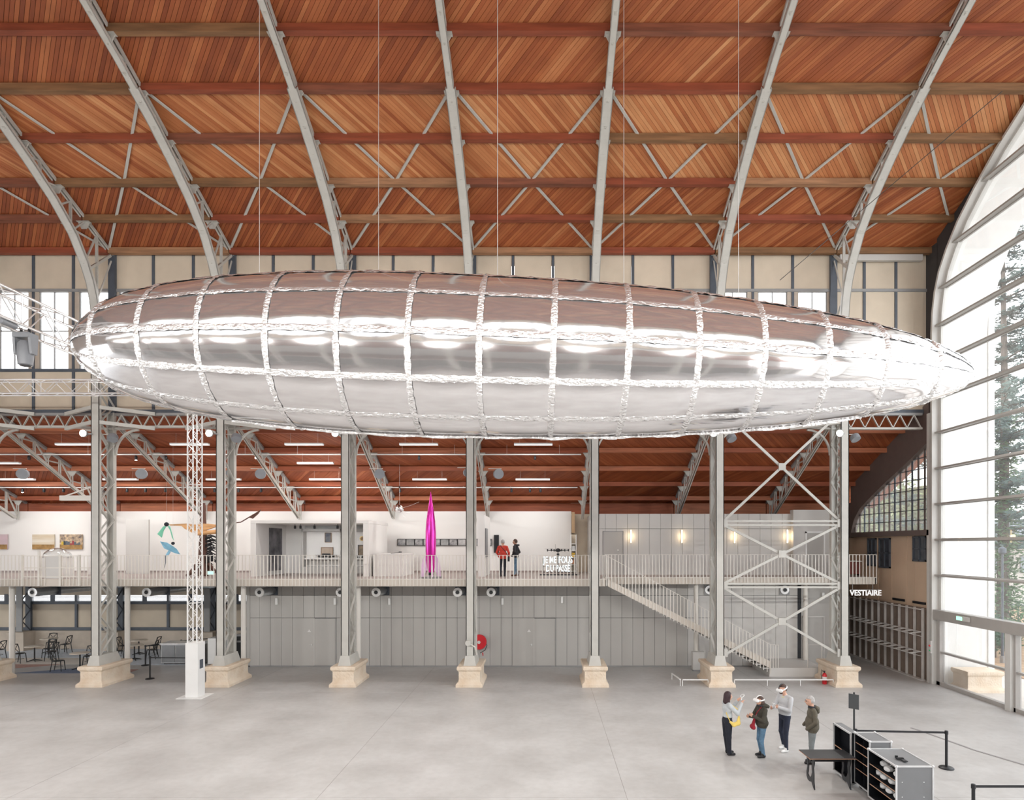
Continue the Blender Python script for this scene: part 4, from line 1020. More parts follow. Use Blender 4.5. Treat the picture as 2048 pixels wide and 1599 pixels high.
def text_mesh(body, size, ext=.02, bold=0.0):
    cu = bpy.data.curves.new('lettering', 'FONT'); cu.body = body; cu.size = size; cu.extrude = ext; cu.offset = bold; cu.align_x = 'CENTER'; cu.align_y = 'CENTER'; cu.resolution_u = 3
    ob = bpy.data.objects.new('lettering_tmp', cu); COL.objects.link(ob); bpy.context.view_layer.update()
    me = bpy.data.meshes.new_from_object(ob.evaluated_get(bpy.context.evaluated_depsgraph_get())); bpy.data.objects.remove(ob); return me
neon = EM('neon_white_glow', (.78, .94, 1.0), 1.0)
NY = 28.9
t = thing('neon_sign', 'glowing white neon lettering on a black frame standing on the gallery', 'sign', (.68, NY, G))
for txt, py, sx in (('JE ME FOUS', 1119.5, 1), ('DU PASSÉ', 1136.5, 1)):
    me = text_mesh(txt, .40, .02, .004); me.materials.append(neon); p = P(1116, py, NY)
    w_ = max(v.co.x for v in me.vertices) - min(v.co.x for v in me.vertices); tw = 1.42 if 'FOUS' in txt else 1.14
    inst('lettering', me, (p.x, NY - .04, p.z), t, rot=(math.pi / 2, 0, 0), scale=(tw / w_, 1.12, 1))
x0, x1 = P(1086, 0, NY).x, P(1146, 0, NY).x
for x in (x0, (x0 + x1) / 2, x1): MB().bx(x - .015, x + .015, NY, NY + .03, G, G + .82).build('post', black, t)
for z in (.12, .42, .82): MB().bx(x0, x1, NY, NY + .02, G + z - .01, G + z + .01).build('rail', black, t)
MB().bx(x0 - .15, x1 + .3, NY - .1, NY + .25, G, G + .05).build('base', black, t)
t = thing('notice_shelf', 'small lit yellow and white shelf unit beside the neon sign', 'shelf', (1.45, 30.8, G))
MB().bx(1.36, 1.4, 30.6, 30.9, G, 6.15).bx(1.62, 1.66, 30.6, 30.9, G, 6.15).build('side', whitep, t); MB().bx(1.4, 1.62, 30.85, 30.9, G, 6.15).build('back', cream, t)
ye = M('yellow_card', (.85, .55, .08), .6)
for k in range(5): MB().bx(1.4, 1.62, 30.6, 30.86, G + .35 * k + .1, G + .35 * k + .13).build('shelf', whitep, t); 
for k, m_ in ((1, M('orange_card', (.85, .4, .2), .6)), (2, ye), (3, whitep)): MB().bx(1.42, 1.58, 30.7, 30.74, G + .35 * k + .13, G + .35 * k + .36).build('card', m_, t)
# --- bird and mast sculpture
tw = M('dark_reddish_wood', (.12, .055, .04), .7, var=.3, sc=3, stretch=(4, 4, 1)); pwood = M('carved_light_wood', (.62, .34, .15), .6, var=.2, sc=3, stretch=(.6, 3, 3)); fea = M('black_feather', (.012, .012, .016), .6)
SX, SY = -16.15, 28.4
t = thing('mast_sculpture', 'wooden mast sculpture with carved wings and black feather strips behind the truss tower', 'sculpture', (SX, SY, G))
MB().tube([(SX, SY, G), (SX + .02, SY, 6.0), (SX, SY, 7.6)], [.24, .17, .11], 10).build('trunk', tw, t, smooth=True)
for k in range(5):
    a = math.radians(72 * k + 15); MB().tube([(SX + .15 * math.cos(a), SY + .15 * math.sin(a), G + .7), (SX + .5 * math.cos(a), SY + .5 * math.sin(a), G + .22), (SX + .85 * math.cos(a), SY + .6 * math.sin(a), G + .02)], [.1, .08, .04], 7).build('root', tw, t, smooth=True)
wz = P(0, 1049, SY).z
MB().prism([(SX - 1.45, SY - .25, wz + .01), (SX - .5, SY - .25, wz + .06), (SX + .3, SY - .25, wz + .05), (SX + .75, SY - .25, wz), (SX + .95, SY - .25, wz - .02), (SX + .1, SY - .25, wz - .32), (SX - .35, SY - .25, wz - .38), (SX - .7, SY - .25, wz - .2), (SX - .85, SY - .25, wz - .06), (SX - 1.4, SY - .25, wz - .04)], (0, .14, 0)).build('wing', pwood, t)
MB().tube([(SX - .1, SY - .3, wz - .42), (SX + .95, SY - .3, wz - .32)], .1, 12).build('log', pwood, t, smooth=True); MB().tube([(SX + .9, SY - .2, wz - .02), (SX + 1.9, SY - .2, wz + .12), (SX + 2.75, SY - .2, wz + .62)], [.03, .025, .03], 6).build('branch', tw, t)
MB().prism([(SX + 2.3, SY - .2, wz + .33), (SX + 2.85, SY - .2, wz + .72), (SX + 2.7, SY - .2, wz + .5), (SX + 2.45, SY - .2, wz + .28)], (0, .05, 0)).build('branch_leaf', tw, t)
rf = random.Random(9)
for k in range(26):
    z = wz - .55 - .05 * k; x = SX + .18 + rf.uniform(0, .12); l_ = rf.uniform(.35, .75)
    MB().tube([(x, SY - .15, z), (x + l_ * .5, SY - .15 + rf.uniform(-.1, .1), z + .06), (x + l_, SY - .15 + rf.uniform(-.15, .15), z - rf.uniform(.02, .16))], [.02, .035, .006], 6).build('feather', fea, t)
# --- kites
t = thing('green_kite', 'green winged kite figure with a dark head hanging beside the carved wing', 'kite', P(332, 1080, 28.0)); gk = M('green_kite_silk', (.22, .66, .46), .6, var=.15); hd = M('dark_knit', (.02, .022, .03), .9)
c = P(333, 1048, 28.0); MB().sphere(c, .1, 10, 8).build('head', hd, t, smooth='all')
for s in (-1, 1): MB().prism([c + V(.02 * s, .03, -.06), c + V(.16 * s, 0, -.10), c + V((.40 if s < 0 else .36) * s, -.05, -.45 if s < 0 else -.74), c + V(.24 * s, .02, -.62), c + V(.16 * s, .02, -.3)], (0, .03, 0)).build('wing', gk, t)
MB().tube([c + V(0, 0, .08), (c.x, c.y, atc(c.y))], .003, 4).build('string', wire, t)
t = thing('blue_bird_kite', 'translucent blue bird kite with a dark head and trailing tail', 'kite', P(338, 1140, 27.6)); bk = M('blue_kite_silk', (.25, .56, .76), .45, var=.2)
c = P(346, 1086, 27.6); MB().tube([c + V(0, 0, .06), (c.x, c.y, atc(c.y))], .003, 4).build('string', wire, t); a = P(320, 1082, 27.6); b = P(360, 1108, 27.6); m_ = P(337, 1100, 27.6)
MB().sphere(c, .075, 10, 8).build('head', hd, t, smooth='all')
MB().prism([a, P(334, 1084.5, 27.5), P(345, 1091, 27.45), m_, P(328, 1096, 27.6)], (0, .03, -.01)).build('wing', bk, t); MB().prism([P(345, 1091, 27.45), P(353, 1097, 27.5), b, P(348, 1105, 27.6), m_], (0, .03, -.01)).build('wing', bk, t)
MB().prism([m_, P(341, 1103, 27.55), P(335, 1112, 27.6), P(330, 1111, 27.6)], (0, .03, 0)).build('tail', bk, t); MB().tube([P(331, 1110, 27.6), P(331, 1125, 27.6), P(327, 1141, 27.6)], [.03, .022, .005], 5).build('streamer', M('grey_streamer', (.2, .22, .24), .8), t)
# --- warm wall lamps on the grey gallery wall
warm = EM('warm_tube_glow', (1.0, .76, .46), 3.0)
for px, nm in ((1262, 'next to the flush door'), (1364, 'second from the flush door'), (1469.5, 'third from the flush door'), (1575, 'fourth from the flush door')):
    p = P(px, 1072, YU - .08); t = thing('tube_wall_lamp', 'lit warm vertical tube lamp on the grey gallery wall, %s' % nm, 'wall lamp', p - V(0, 0, .33), group='warm tube lamps')
    MB().lathe([(.028, -.31), (.028, .31)], 12, p).build('tube', warm, t, smooth=True); MB().bx(p.x - .03, p.x + .03, p.y + .03, p.y + .08, p.z - .33, p.z + .33).build('back_plate', alu, t)
    d = bpy.data.lights.new('tube_light', 'POINT'); d.energy = 2.4; d.color = (1, .75, .45); d.shadow_soft_size = .1; o = bpy.data.objects.new('tube_light', d); COL.objects.link(o); o.parent = t; o.location = (0, -.12, .33)
# --- ceiling lights of the aisle
lb_em = M('lamp_bar_white', (.85, .86, .87), .4, emit=.35, var=.01)
def bar_lamp(x, Y, z, nm):
    t = thing('linear_lamp', 'white linear lamp, %s' % nm, 'ceiling lamp', (x, Y, z), group='linear lamps under the aisle roof')
    MB().bx(x - .84, x + .84, Y - .07, Y + .07, z, z + .035).build('diffuser', lb_em, t); MB().bx(x - .84, x + .84, Y - .08, Y + .08, z + .035, z + .09).build('housing', whitep, t)
    for s in (-.6, .6): MB().tube([(x + s, Y, z + .09), (x + s, Y, atc(Y))], .004, 4).build('wire', wire, t)
    d = bpy.data.lights.new('linear_light', 'AREA'); d.shape = 'RECTANGLE'; d.size = 1.6; d.size_y = .12; d.energy = 42; d.color = (1, .97, .93); o = bpy.data.objects.new('linear_light', d); COL.objects.link(o); o.parent = t; o.location = (0, 0, -.02)
BN = ['seventh bay', 'sixth bay', 'fifth bay', 'fourth bay', 'third bay']
for k in range(5): bar_lamp(-20.55 + 5.02 * k, 26.3, 9.99, 'front row in the %s from the glass gable' % BN[k])
for k in range(-1, 5): bar_lamp(-20.75 + 5.05 * k, 29.4, 8.79, 'back row in the %s from the glass gable' % ((['eighth bay'] + BN)[k + 1]))
bar_lamp(-10.63, 27.9, 9.38, 'middle row under the aisle roof beside the third truss'); bar_lamp(-25.2, 27.9, 9.38, 'middle row under the aisle roof above the cafe')
def track(Y, z, lb):
    t = thing('lighting_track', lb, 'lighting track', (-14, Y, z)); MB().bx(-31, 1.7, Y - .025, Y + .025, z - .02, z + .03).build('rail', whitep, t)
    for k in range(14): MB().tube([(-30.5 + 2.4 * k, Y, z + .03), (-30.5 + 2.4 * k, Y, atc(Y))], .006, 4).build('hanger', whitep, t)
track(27.5, 9.76, 'long white lighting track under the aisle roof, nearer the columns'); track(30.5, 8.53, 'long white lighting track under the aisle roof, nearer the white wall')
spm = EM('spot_glow', (1, .93, .8), 25.0)
def spot(px, py, Y, zt, lit, nm):
    p = P(px, py, Y); t = thing('spotlight', nm, 'spotlight', p, group='spotlights on the tracks')
    MB().lathe([(.045, -.1), (.06, -.08), (.06, .06), (.03, .1)], 10, p).build('can', black, t, smooth=True); MB().tube([p + V(0, 0, .08), (p.x, Y, zt)], .012, 5).build('stem', black, t)
    if lit: MB().lathe([(.04, -.115), (.04, -.105)], 10, p).build('lens', spm, t)
    if Y > 30:
        d = bpy.data.lights.new('track_spot', 'SPOT'); d.energy = 8; d.spot_size = math.radians(95); d.spot_blend = .9; d.shadow_soft_size = .06; d.color = (1, .97, .94); o = bpy.data.objects.new('track_spot', d); COL.objects.link(o); o.parent = t; o.location = (0, -.25, -.2); o.rotation_euler = (math.radians(42), 0, 0)  # spot added to each rear-track can to brighten the white wall
for px in (45, 88, 127, 254, 291, 331, 429, 477): spot(px, 980, 30.5, 8.53, px == 45, 'lit black spotlight on the rear lighting track above the prints' if px == 45 else 'small black spotlight on the rear lighting track above the kites and prints')
for px in (522, 800, 1023, 1060, 1081): spot(px, 980, 30.5, 8.53, False, 'small black spotlight on the rear lighting track above the white rooms')
for px in (58, 272, 332, 838, 1070): spot(px, 915, 27.5, 9.76, px == 272, 'lit black spotlight on the front lighting track' if px == 272 else 'small unlit black spotlight on the front lighting track')
for px in (590, 601, 629, 675): 
    p = P(px, 1053, 28.6); t = thing('spotlight', 'small black spotlight under the ceiling of the white exhibition room', 'spotlight', p, group='spotlights in the white room')
    MB().lathe([(.04, -.09), (.055, -.07), (.05, .06)], 10, p).build('can', black, t, smooth=True); MB().tube([p, (p.x, p.y, 6.61)], .012, 5).build('stem', black, t)
    d = bpy.data.lights.new('room_spot', 'SPOT'); d.energy = 16; d.spot_size = math.radians(110); d.spot_blend = .9; d.shadow_soft_size = .05; o = bpy.data.objects.new('room_spot', d); COL.objects.link(o); o.parent = t; o.location = (0, .05, -.12); o.rotation_euler = (math.radians(55), 0, 0)
t = thing('spotlight', 'bright small spotlight clamped on the truss above the white exhibition room', 'spotlight', P(512, 915, 27.2)); p = P(512, 915, 27.2); MB().lathe([(.05, -.02), (.07, .1)], 12, p, axis='y').build('can', steel_m, t); MB().lathe([(.045, -.03), (.045, -.022)], 12, p, axis='y').build('lens', EM('bright_spot_glow', (1, .85, .6), 60), t)
# --- grey drum loudspeakers on the columns
drm = M('grey_drum', (.26, .275, .30), .5)
def drum(x, y, z, tilt, label, r=.21):
    t = thing('drum_speaker', label, 'loudspeaker', (x, y, z), group='grey drum speakers on the columns')
    o = MB().lathe([(r, 0), (r, .16), (r * .9, .2)], 22, (0, 0, 0), axis='y').build('drum', drm, t, smooth=True); 
    o.data.transform(Matrix.Translation(WL[t])); o.rotation_euler = (tilt, 0, .35)
    MB().bar((x - .45, y + .1, z + .23), (x + .1, y + .1, z + .23), .04, .03).build('arm', railm, t)
for i, X in enumerate(CX[:5]):
    drum(X + 1.07, 25.15, 8.6, .1, 'grey drum speaker on an arm beside the %s column from the glass gable' % ORD[i])
    if i > 1: drum(X - .25, 25.25, 8.66, .1, 'grey drum speaker tucked behind the %s column from the glass gable' % ORD[i], .17)
for i in (1, 2, 6, 7):
    X = CX[i]; drum(X + .55, 24.2, 9.87, 1.0, 'pale disc speaker high on the %s column from the glass gable' % ORD[i], .19)
# exit lights on the columns
gem = EM('green_exit_glow', (.25, .9, .45), 1.5)
for i, px in ((1, 222), (2, 422)):
    p = P(px, 1145, 25.26); t = thing('exit_light', 'small green exit light beside the %s column from the glass gable' % ORD[i], 'exit light', p - V(0, 0, .08), group='green exit lights'); MB().bx(p.x - .14, p.x + .14, p.y - .03, p.y + .03, p.z - .08, p.z + .08).build('housing', whitep, t); MB().bx(p.x - .11, p.x + .11, p.y - .035, p.y - .03, p.z - .055, p.z + .055).build('face', gem, t)
p = V(15.66, 22.3, 2.86); t = thing('exit_light', 'small green exit light on the header of the glass gable', 'exit light', p - V(0, 0, .06)); MB().bx(15.62, 15.7, 22.1, 22.75, 2.78, 2.95).build('housing', panell, t); MB().bx(15.61, 15.62, 22.42, 22.72, 2.8, 2.93).build('face', gem, t)
# beam stub and cable tray on the eighth column
t = thing('wall_beam', 'pale short beam with a diagonal stay fixed to the seventh column', 'beam', (-19.1, 24.3, 7.3)); MB().bx(-19.55, -18.1, 24.2, 24.38, 7.42, 7.62).build('beam', railm, t); MB().bar((-19.4, 24.3, 7.6), (-18.1, 24.3, 8.05), .04, .05).build('stay', railm, t)
# ================================================================ rigging trusses
def box_truss(name, label, a, b, w_, h_, up, mt, cat='truss', pitch=.42, r=.024, rb=.011, parent=None):
    a, b, up = V(*a), V(*b), V(*up); d = (b - a).normalized(); s = d.cross(up).normalized(); L = (b - a).length
    t = thing(name, label, cat, a)
    cn = [a + s * w_ / 2 * i + up * h_ / 2 * j for i, j in ((-1, -1), (1, -1), (1, 1), (-1, 1))]
    for c in cn: MB().tube([c, c + d * L], r, 8).build('chord', mt, t, smooth=True)
    n = max(1, int(L / pitch)); st_ = d * (L / n)
    for k in range(4):
        c0, c1 = cn[k], cn[(k + 1) % 4]
        for i in range(n):
            p, q = (c0 + st_ * i, c1 + st_ * (i + 1)) if i % 2 else (c1 + st_ * i, c0 + st_ * (i + 1))
            MB().tube([p, q], rb, 5).build('web_tube', mt, t)
        for i in range(0, n + 1, 4): MB().tube([c0 + st_ * i, c1 + st_ * i], rb, 5).build('web_tube', mt, t)
    return t
tr = box_truss('truss_tower', 'white square lattice truss tower standing on a white box', (-12.94, 22.24, 2.02), (-12.94, 22.24, 11.15), .34, .34, (0, 1, 0), whitep, 'truss', .36, .026)
t = thing('tower_base', 'tall white box at the foot of the white truss tower', 'pedestal', (-12.97, 22.31, 0)); MB().bx(-13.2, -12.74, 22.08, 22.54, .02, 2.02).build('box', whitep, t); MB().bx(-13.45, -12.5, 21.9, 22.75, 0, .02).build('floor_plate', whitep, t); MB().bx(-12.74, -12.735, 22.2, 22.42, 1.05, 1.38).build('notice', steel_d, t)
box_truss('rigging_truss', 'horizontal aluminium truss carried by the white truss tower along the hall', (-31, 22.25, 11.46), (-12.7, 22.25, 11.46), .34, .5, (0, 0, 1), alu, 'truss', .5, .028, .013)
box_truss('rigging_truss', 'aluminium truss crossing the nave beside the blunt end of the airship', (-12.77, 21.9, 11.27), (-12.77, 5.0, 11.27), .52, .72, (0, 0, 1), alu, 'truss', .62, .034, .016)
c = V(-12.75, 14.75, 10.86); t = thing('moving_head_lamp', 'grey moving-head stage lamp hanging under the crossing truss', 'stage lamp', c - V(0, 0, .8))
dg = M('grey_lamp_shell', (.23, .24, .26), .4); MB().bx(c.x - .2, c.x + .2, c.y - .15, c.y + .15, c.z - .16, c.z - .04).build('base', dg, t)
MB().tube([c + V(-.1, 0, -.04), c + V(-.1, 0, .1)], .03, 6).tube([c + V(.1, 0, -.04), c + V(.1, 0, .1)], .03, 6).build('clamp', blackm, t)
for s in (-1, 1): MB().hexa([(c.x + s * .2 - .03, c.y - .08, c.z - .55), (c.x + s * .2 + .03, c.y - .08, c.z - .55), (c.x + s * .2 + .03, c.y + .08, c.z - .55), (c.x + s * .2 - .03, c.y + .08, c.z - .55), (c.x + s * .19 - .03, c.y - .12, c.z - .16), (c.x + s * .19 + .03, c.y - .12, c.z - .16), (c.x + s * .19 + .03, c.y + .12, c.z - .16), (c.x + s * .19 - .03, c.y + .12, c.z - .16)]).build('yoke_arm', dg, t)
MB().lathe([(.11, -.82), (.15, -.8), (.17, -.55), (.16, -.3), (.1, -.22)], 16, c).build('head', dg, t, smooth=True); MB().lathe([(.11, -.83), (.11, -.821)], 16, c).build('lens', black, t)
t = thing('truss_clamp', 'small dark motor clamp on the lower chord of the crossing truss', 'clamp', (-12.75, 13.6, 10.75)); MB().lathe([(.05, -.22), (.07, -.2), (.07, .2), (.05, .22)], 10, (-12.6, 14.1, 10.84), axis='y').build('body', dg, t, smooth=True); MB().bx(-12.65, -12.55, 14.05, 14.15, 10.86, 10.95).build('hook', blackm, t)
# ================================================================ cross bracing between the first two columns
xa, xb, yb_ = CX[6] + .2, CX[7] - .18, 24.08
t = thing('cross_bracing', 'pale steel cross braces and rails between the first and second column from the glass gable', 'bracing', (9.5, yb_, 1.2))
for z0, z1 in ((6.62, 10.9), (4.1, 6.42), (1.22, 3.9)):
    xm, zm = (xa + xb) / 2, (z0 + z1) / 2
    for p, q in (((xa, z0), (xb, z1)), ((xa, z1), (xb, z0))):
        yq = yb_ + (.0 if p[1] == z0 else .06)
        MB().bar((p[0], yq, p[1]), (q[0], yq, q[1]), .05, .10, up=(0, 0, 1)).build('brace_bar', steel, t)
    MB().box((xm, yb_ - .03, zm), (.28, .03, .28)).build('centre_plate', steel, t)
for z in (6.42, 6.58, 3.93, 4.07): MB().bx(xa, xb, yb_ - .04, yb_ + .04, z - .035, z + .035).build('rail', steel, t)
for z in (6.5, 4.0, 1.3):
    for x, s in ((xa, 1), (xb, -1)): MB().bx(x - .1, x + .12, yb_ - .05, yb_ - .03, z - .16, z + .16).build('end_plate', steel, t)
# low floor rails
def low_rail(a, b, label):
    a, b = V(*a), V(*b); t = thing('low_floor_rail', label, 'rail', (a + b) / 2, group='low white floor rails'); n = max(1, int((b - a).length / 1.3))
    MB().bar(a + V(0, 0, .25), b + V(0, 0, .25), .05, .04).build('rail', whitep, t)
    for k in range(n + 1): p = a + (b - a) * (k / n); MB().bx(p.x - .012, p.x + .012, p.y - .012, p.y + .012, 0, .24).build('leg', whitep, t)
low_rail((7.6, 23.95, 0), (11.55, 23.95, 0), 'low white floor rail between the first two column plinths'); low_rail((5.53, 23.95, 0), (6.55, 23.95, 0), 'short low white rail beside the second column plinth'); low_rail((5.45, 24.0, 0), (5.35, 25.1, 0), 'short low white rail turning away from the second column plinth')
# fire extinguisher, hose reel
ex = V(11.36, 24.3, 0); t = thing('fire_extinguisher', 'red fire extinguisher on the floor beside the first column plinth', 'fire extinguisher', ex)
MB().lathe([(.085, 0), (.09, .02), (.09, .36), (.06, .42), (.03, .45)], 18, ex).build('cylinder', red, t, smooth=True); MB().lathe([(.0915, .2), (.0915, .3)], 18, ex).build('label_band', whitep, t, smooth=True); MB().lathe([(.025, .44), (.025, .5)], 8, ex).bx(ex.x - .08, ex.x + .03, ex.y - .015, ex.y + .015, .5, .53).build('valve', black, t); MB().tube([ex + V(-.02, 0, .5), ex + V(-.12, 0, .58), ex + V(-.14, 0, .4), ex + V(-.1, 0, .15)], .012, 6).build('hose', black, t)
hc = V(-2.97, 27.5, 1.18); t = thing('hose_reel', 'round red fire hose reel on the grey lower wall behind the round post', 'hose reel', hc - V(0, 0, .45))
MB().lathe([(.06, -.09), (.33, -.09), (.345, -.07), (.345, -.05), (.2, -.04)], 28, hc, axis='y').build('disc', red, t, smooth=True); MB().lathe([(.28, -.04), (.28, .1)], 24, hc, axis='y').build('hose_coil', black, t, smooth=True); MB().lathe([(.33, .1), (.33, .12)], 24, hc, axis='y').build('rear_disc', red, t, smooth=True)
MB().lathe([(.07, -.14), (.075, -.08)], 16, hc, axis='y').build('hub', alu, t, smooth=True); MB().bx(hc.x - .06, hc.x + .06, hc.y + .1, YW - .005, hc.z - .08, hc.z + .08).build('wall_bracket', red, t)
MB().tube([hc + V(.3, -.05, 0), hc + V(.36, -.05, -.15), hc + V(.28, -.05, -.36), hc + V(.05, -.05, -.5)], .016, 6).build('hose', black, t); MB().tube([hc + V(.16, -.05, -.48), hc + V(.18, -.05, -.62)], .025, 6).build('nozzle', red, t)
t = thing('pipe_valve', 'grey pipe stub with valve on the fifth column near the hose reel', 'valve', (-3.1, 23.9, 1.6)); MB().lathe([(.11, -.12), (.12, -.1), (.12, .02)], 16, (-3.02, 23.9, 1.73), axis='y').build('cap', steel, t, smooth=True); MB().tube([(-3.0, 23.95, 1.7), (-2.75, 23.95, 1.55), (-2.72, 24.2, 1.2)], .03, 6).build('pipe', railm, t)
# ================================================================ coat room
t = thing('coat_rack', 'long pale steel coat rack wall with rows of hanger arms by the glass gable', 'coat rack', (15.6, 28, 0))
ckm = M('coat_rack_steel', (.64, .62, .60), .4, metal=.2); ckb = M('coat_back_board', (.20, .15, .12), .6, var=.2, sc=2)
MB().bx(15.82, 15.9, 24.9, 31.6, 0, 3.0).build('back_board', ckb, t)
y = 24.95; k = 0
while y < 31.5:
    MB().bx(15.70, 15.8, y - .022, y + .022, 0, 3.0).build('post', ckm, t)
    for z in (2.02, 1.2):
        MB().bar((15.72, y, z), (15.18, y, z - .06), .035, .04).build('hanger_arm', ckm, t)
        MB().bar((15.72, y, z - .2), (15.22, y, z - .07), .025, .025).build('hanger_stay', ckm, t)
    y += .55; k += 1
for z in (2.95, 2.02, 1.2): MB().bx(15.6, 15.66, 24.9, 31.5, z - .02, z + .02).build('rail', ckm, t)
for z in (1.96, 1.14): MB().bx(15.21, 15.24, 24.9, 31.5, z - .015, z + .015).build('front_rail', ckm, t)
MB().bx(15.62, 15.8, 24.85, 31.55, 0, .05).build('foot', ckm, t)
whg = M('white_letter', (.86, .86, .86), .5, emit=.3); me = text_mesh('VESTIAIRE', .34, .015, .006); me.materials.append(whg)
t = thing('coat_room_sign', 'white raised letters spelling VESTIAIRE hung under the gallery end', 'sign', (14.27, 26.68, 3.2)); w_ = max(v.co.x for v in me.vertices) - min(v.co.x for v in me.vertices)
inst('lettering', me, (14.27, 26.62, P(0, 1185.5, 26.62).z), t, rot=(math.pi / 2, 0, 0), scale=(1.40 / w_, 1, 1)); MB().bx(13.6, 14.95, 26.66, 26.68, 3.6, 3.64).bx(13.7, 13.72, 26.66, 26.68, 3.6, 3.89).bx(14.6, 14.62, 26.66, 26.68, 3.6, 3.89).build('hanger', steel_m, t)
cu_ = M('purple_curtain', (.10, .065, .12), .9, var=.25, sc=4); mb = MB(); vs = []
for i in range(25): x = 13.4 + 1.3 * i / 24; yk = 30.2 + .05 * math.sin(i * 1.9); vs += [(x, yk, G), (x, yk, 6.0)]
mb.add(vs, [(2 * i, 2 * i + 2, 2 * i + 3, 2 * i + 1) for i in range(24)]); t = thing('curtain', 'dark purple pleated curtain at the gallery end', 'curtain', (14, 30.2, G)); mb.build('cloth', cu_, t, smooth=True); MB().tube([(13.3, 30.2, 6.03), (14.9, 30.2, 6.03)], .025, 6).build('rod', black, t)
t = thing('side_table', 'small reddish table behind the railing at the gallery end', 'table', (14.55, 28.3, G)); MB().bx(14.2, 14.9, 28.1, 28.6, G + .68, G + .72).build('top', whitep, t); MB().bx(14.25, 14.85, 28.15, 28.55, G + .1, G + .66).build('body', M('red_brown_box', (.2, .05, .04), .6), t)
for x in (14.27, 14.83): MB().bx(x - .02, x + .02, 28.16, 28.54, G, G + .1).build('foot', black, t)
t = thing('door_switch', 'small door switch box with red and green buttons on the gable frame', 'switch', (15.66, 24.3, 1.3)); MB().bx(15.62, 15.68, 24.24, 24.34, 1.25, 1.75).build('box', panell, t); MB().sphere((15.61, 24.29, 1.55), .04, 8, 6).build('red_button', red, t); MB().sphere((15.61, 24.29, 1.36), .03, 8, 6).build('green_button', M('green_button', (.05, .5, .2), .4), t)
# ================================================================ queue posts
def queue_post(x, y, label, h_=.95):
    t = thing('queue_post', label, 'queue post', (x, y, 0), group='black queue posts'); MB().lathe([(.17, 0), (.17, .02), (.15, .035), (.04, .05)], 22, (x, y, 0)).build('base', black, t, smooth=True); MB().lathe([(.032, .04), (.032, h_ - .08)], 12, (x, y, 0)).build('pole', black, t, smooth=True); MB().lathe([(.042, h_ - .09), (.042, h_ - .01), (.03, h_)], 12, (x, y, 0)).build('head', black, t, smooth=True)
    return V(x, y, h_ - .05)
def belt(a, b, label): MB().bar(a, b, .008, .05).build('queue_belt', black, None, label=label, cat='belt', group='black queue belts')
a = queue_post(10.16, 15.15, 'black queue post on the open floor behind the flight cases'); b = queue_post(7.95, 15.3, 'black queue post hidden beside the tablet stand'); belt(a, b, 'black belt strung behind the flight cases')
a = queue_post(8.43, 11.78, 'black queue post next to the nearest grey flight case'); b = queue_post(10.4, 11.78, 'black queue post beyond the glass doors side of the near belt'); belt(a, b, 'black belt leading from the nearest flight case towards the glass doors')
q1 = queue_post(-16.55, 25.2, 'black queue post between the eighth plinth and the tower'); q2 = queue_post(-18.6, 28.0, 'black queue post in front of the pink rug'); q3 = queue_post(-17.9, 29.6, 'black queue post near the steel counter'); q4 = queue_post(-16.6, 30.4, 'black queue post behind the truss tower'); q5 = queue_post(-14.6, 25.1, 'black queue post hidden behind the white tower base')
belt(q1, q5, 'black belt running behind the white tower base'); belt(q2, q3, 'black belt beside the round cafe tables'); belt(q3, q4, 'black belt going back to the cafe wall')
mb = MB(); cp = [(11.3, 18.47), (11.45, 18.0), (11.64, 17.2), (11.82, 16.46), (12.3, 15.37), (13.0, 14.2)]
for a, b in zip(cp, cp[1:]): mb.bar((a[0], a[1], .006), (b[0], b[1], .006), .07, .012)
mb.build('cable_cover', M('grey_cable_cover', (.30, .29, .29), .7), None, label='thin dark cable cover curving across the floor by the glass doors', cat='cable cover')
# ================================================================ cafe
rugb = M('blue_rug', (.16, .20, .29), .95, var=.15, sc=8); rugp = M('pale_blue_rug', (.68, .73, .80), .95, var=.08, sc=6); rugr = M('rust_rug', (.42, .25, .21), .95, var=.12, sc=8); ruge = M('cream_rug', (.72, .66, .60), .95, var=.06, sc=6)
for pts, m_, lb in (([(-30, 29.9), (-17.2, 29.9), (-17.2, 32.4), (-30, 32.4)], rugp, 'large pale blue floor covering along the cafe wall'), ([(-26.3, 28.3), (-21.9, 28.3), (-20.6, 29.85), (-26.3, 29.85)], ruge, 'cream floor covering under the middle cafe tables'), ([(-27, 27.3), (-24.2, 27.3), (-22.6, 28.25), (-27, 28.25)], rugr, 'rust red floor covering beside the round post'), ([(-23.3, 26.3), (-20.0, 26.3), (-19.0, 27.6), (-20.9, 27.6)], rugb, 'dark blue triangular floor covering near the eighth plinth'), ([(-19.95, 26.3), (-18.3, 26.3), (-18.3, 27.1), (-19.3, 27.1)], rugr, 'small rust red floor covering behind the eighth plinth'), ([(-20.5, 28.1), (-16.9, 28.1), (-16.2, 29.8), (-20.0, 29.8)], rugp, 'pale blue floor covering under the tables near the queue posts')):
    MB().prism([(x, y, .002) for x, y in pts], (0, 0, .006)).build('floor_covering', m_, None, label=lb, cat='rug', group='coloured floor coverings')
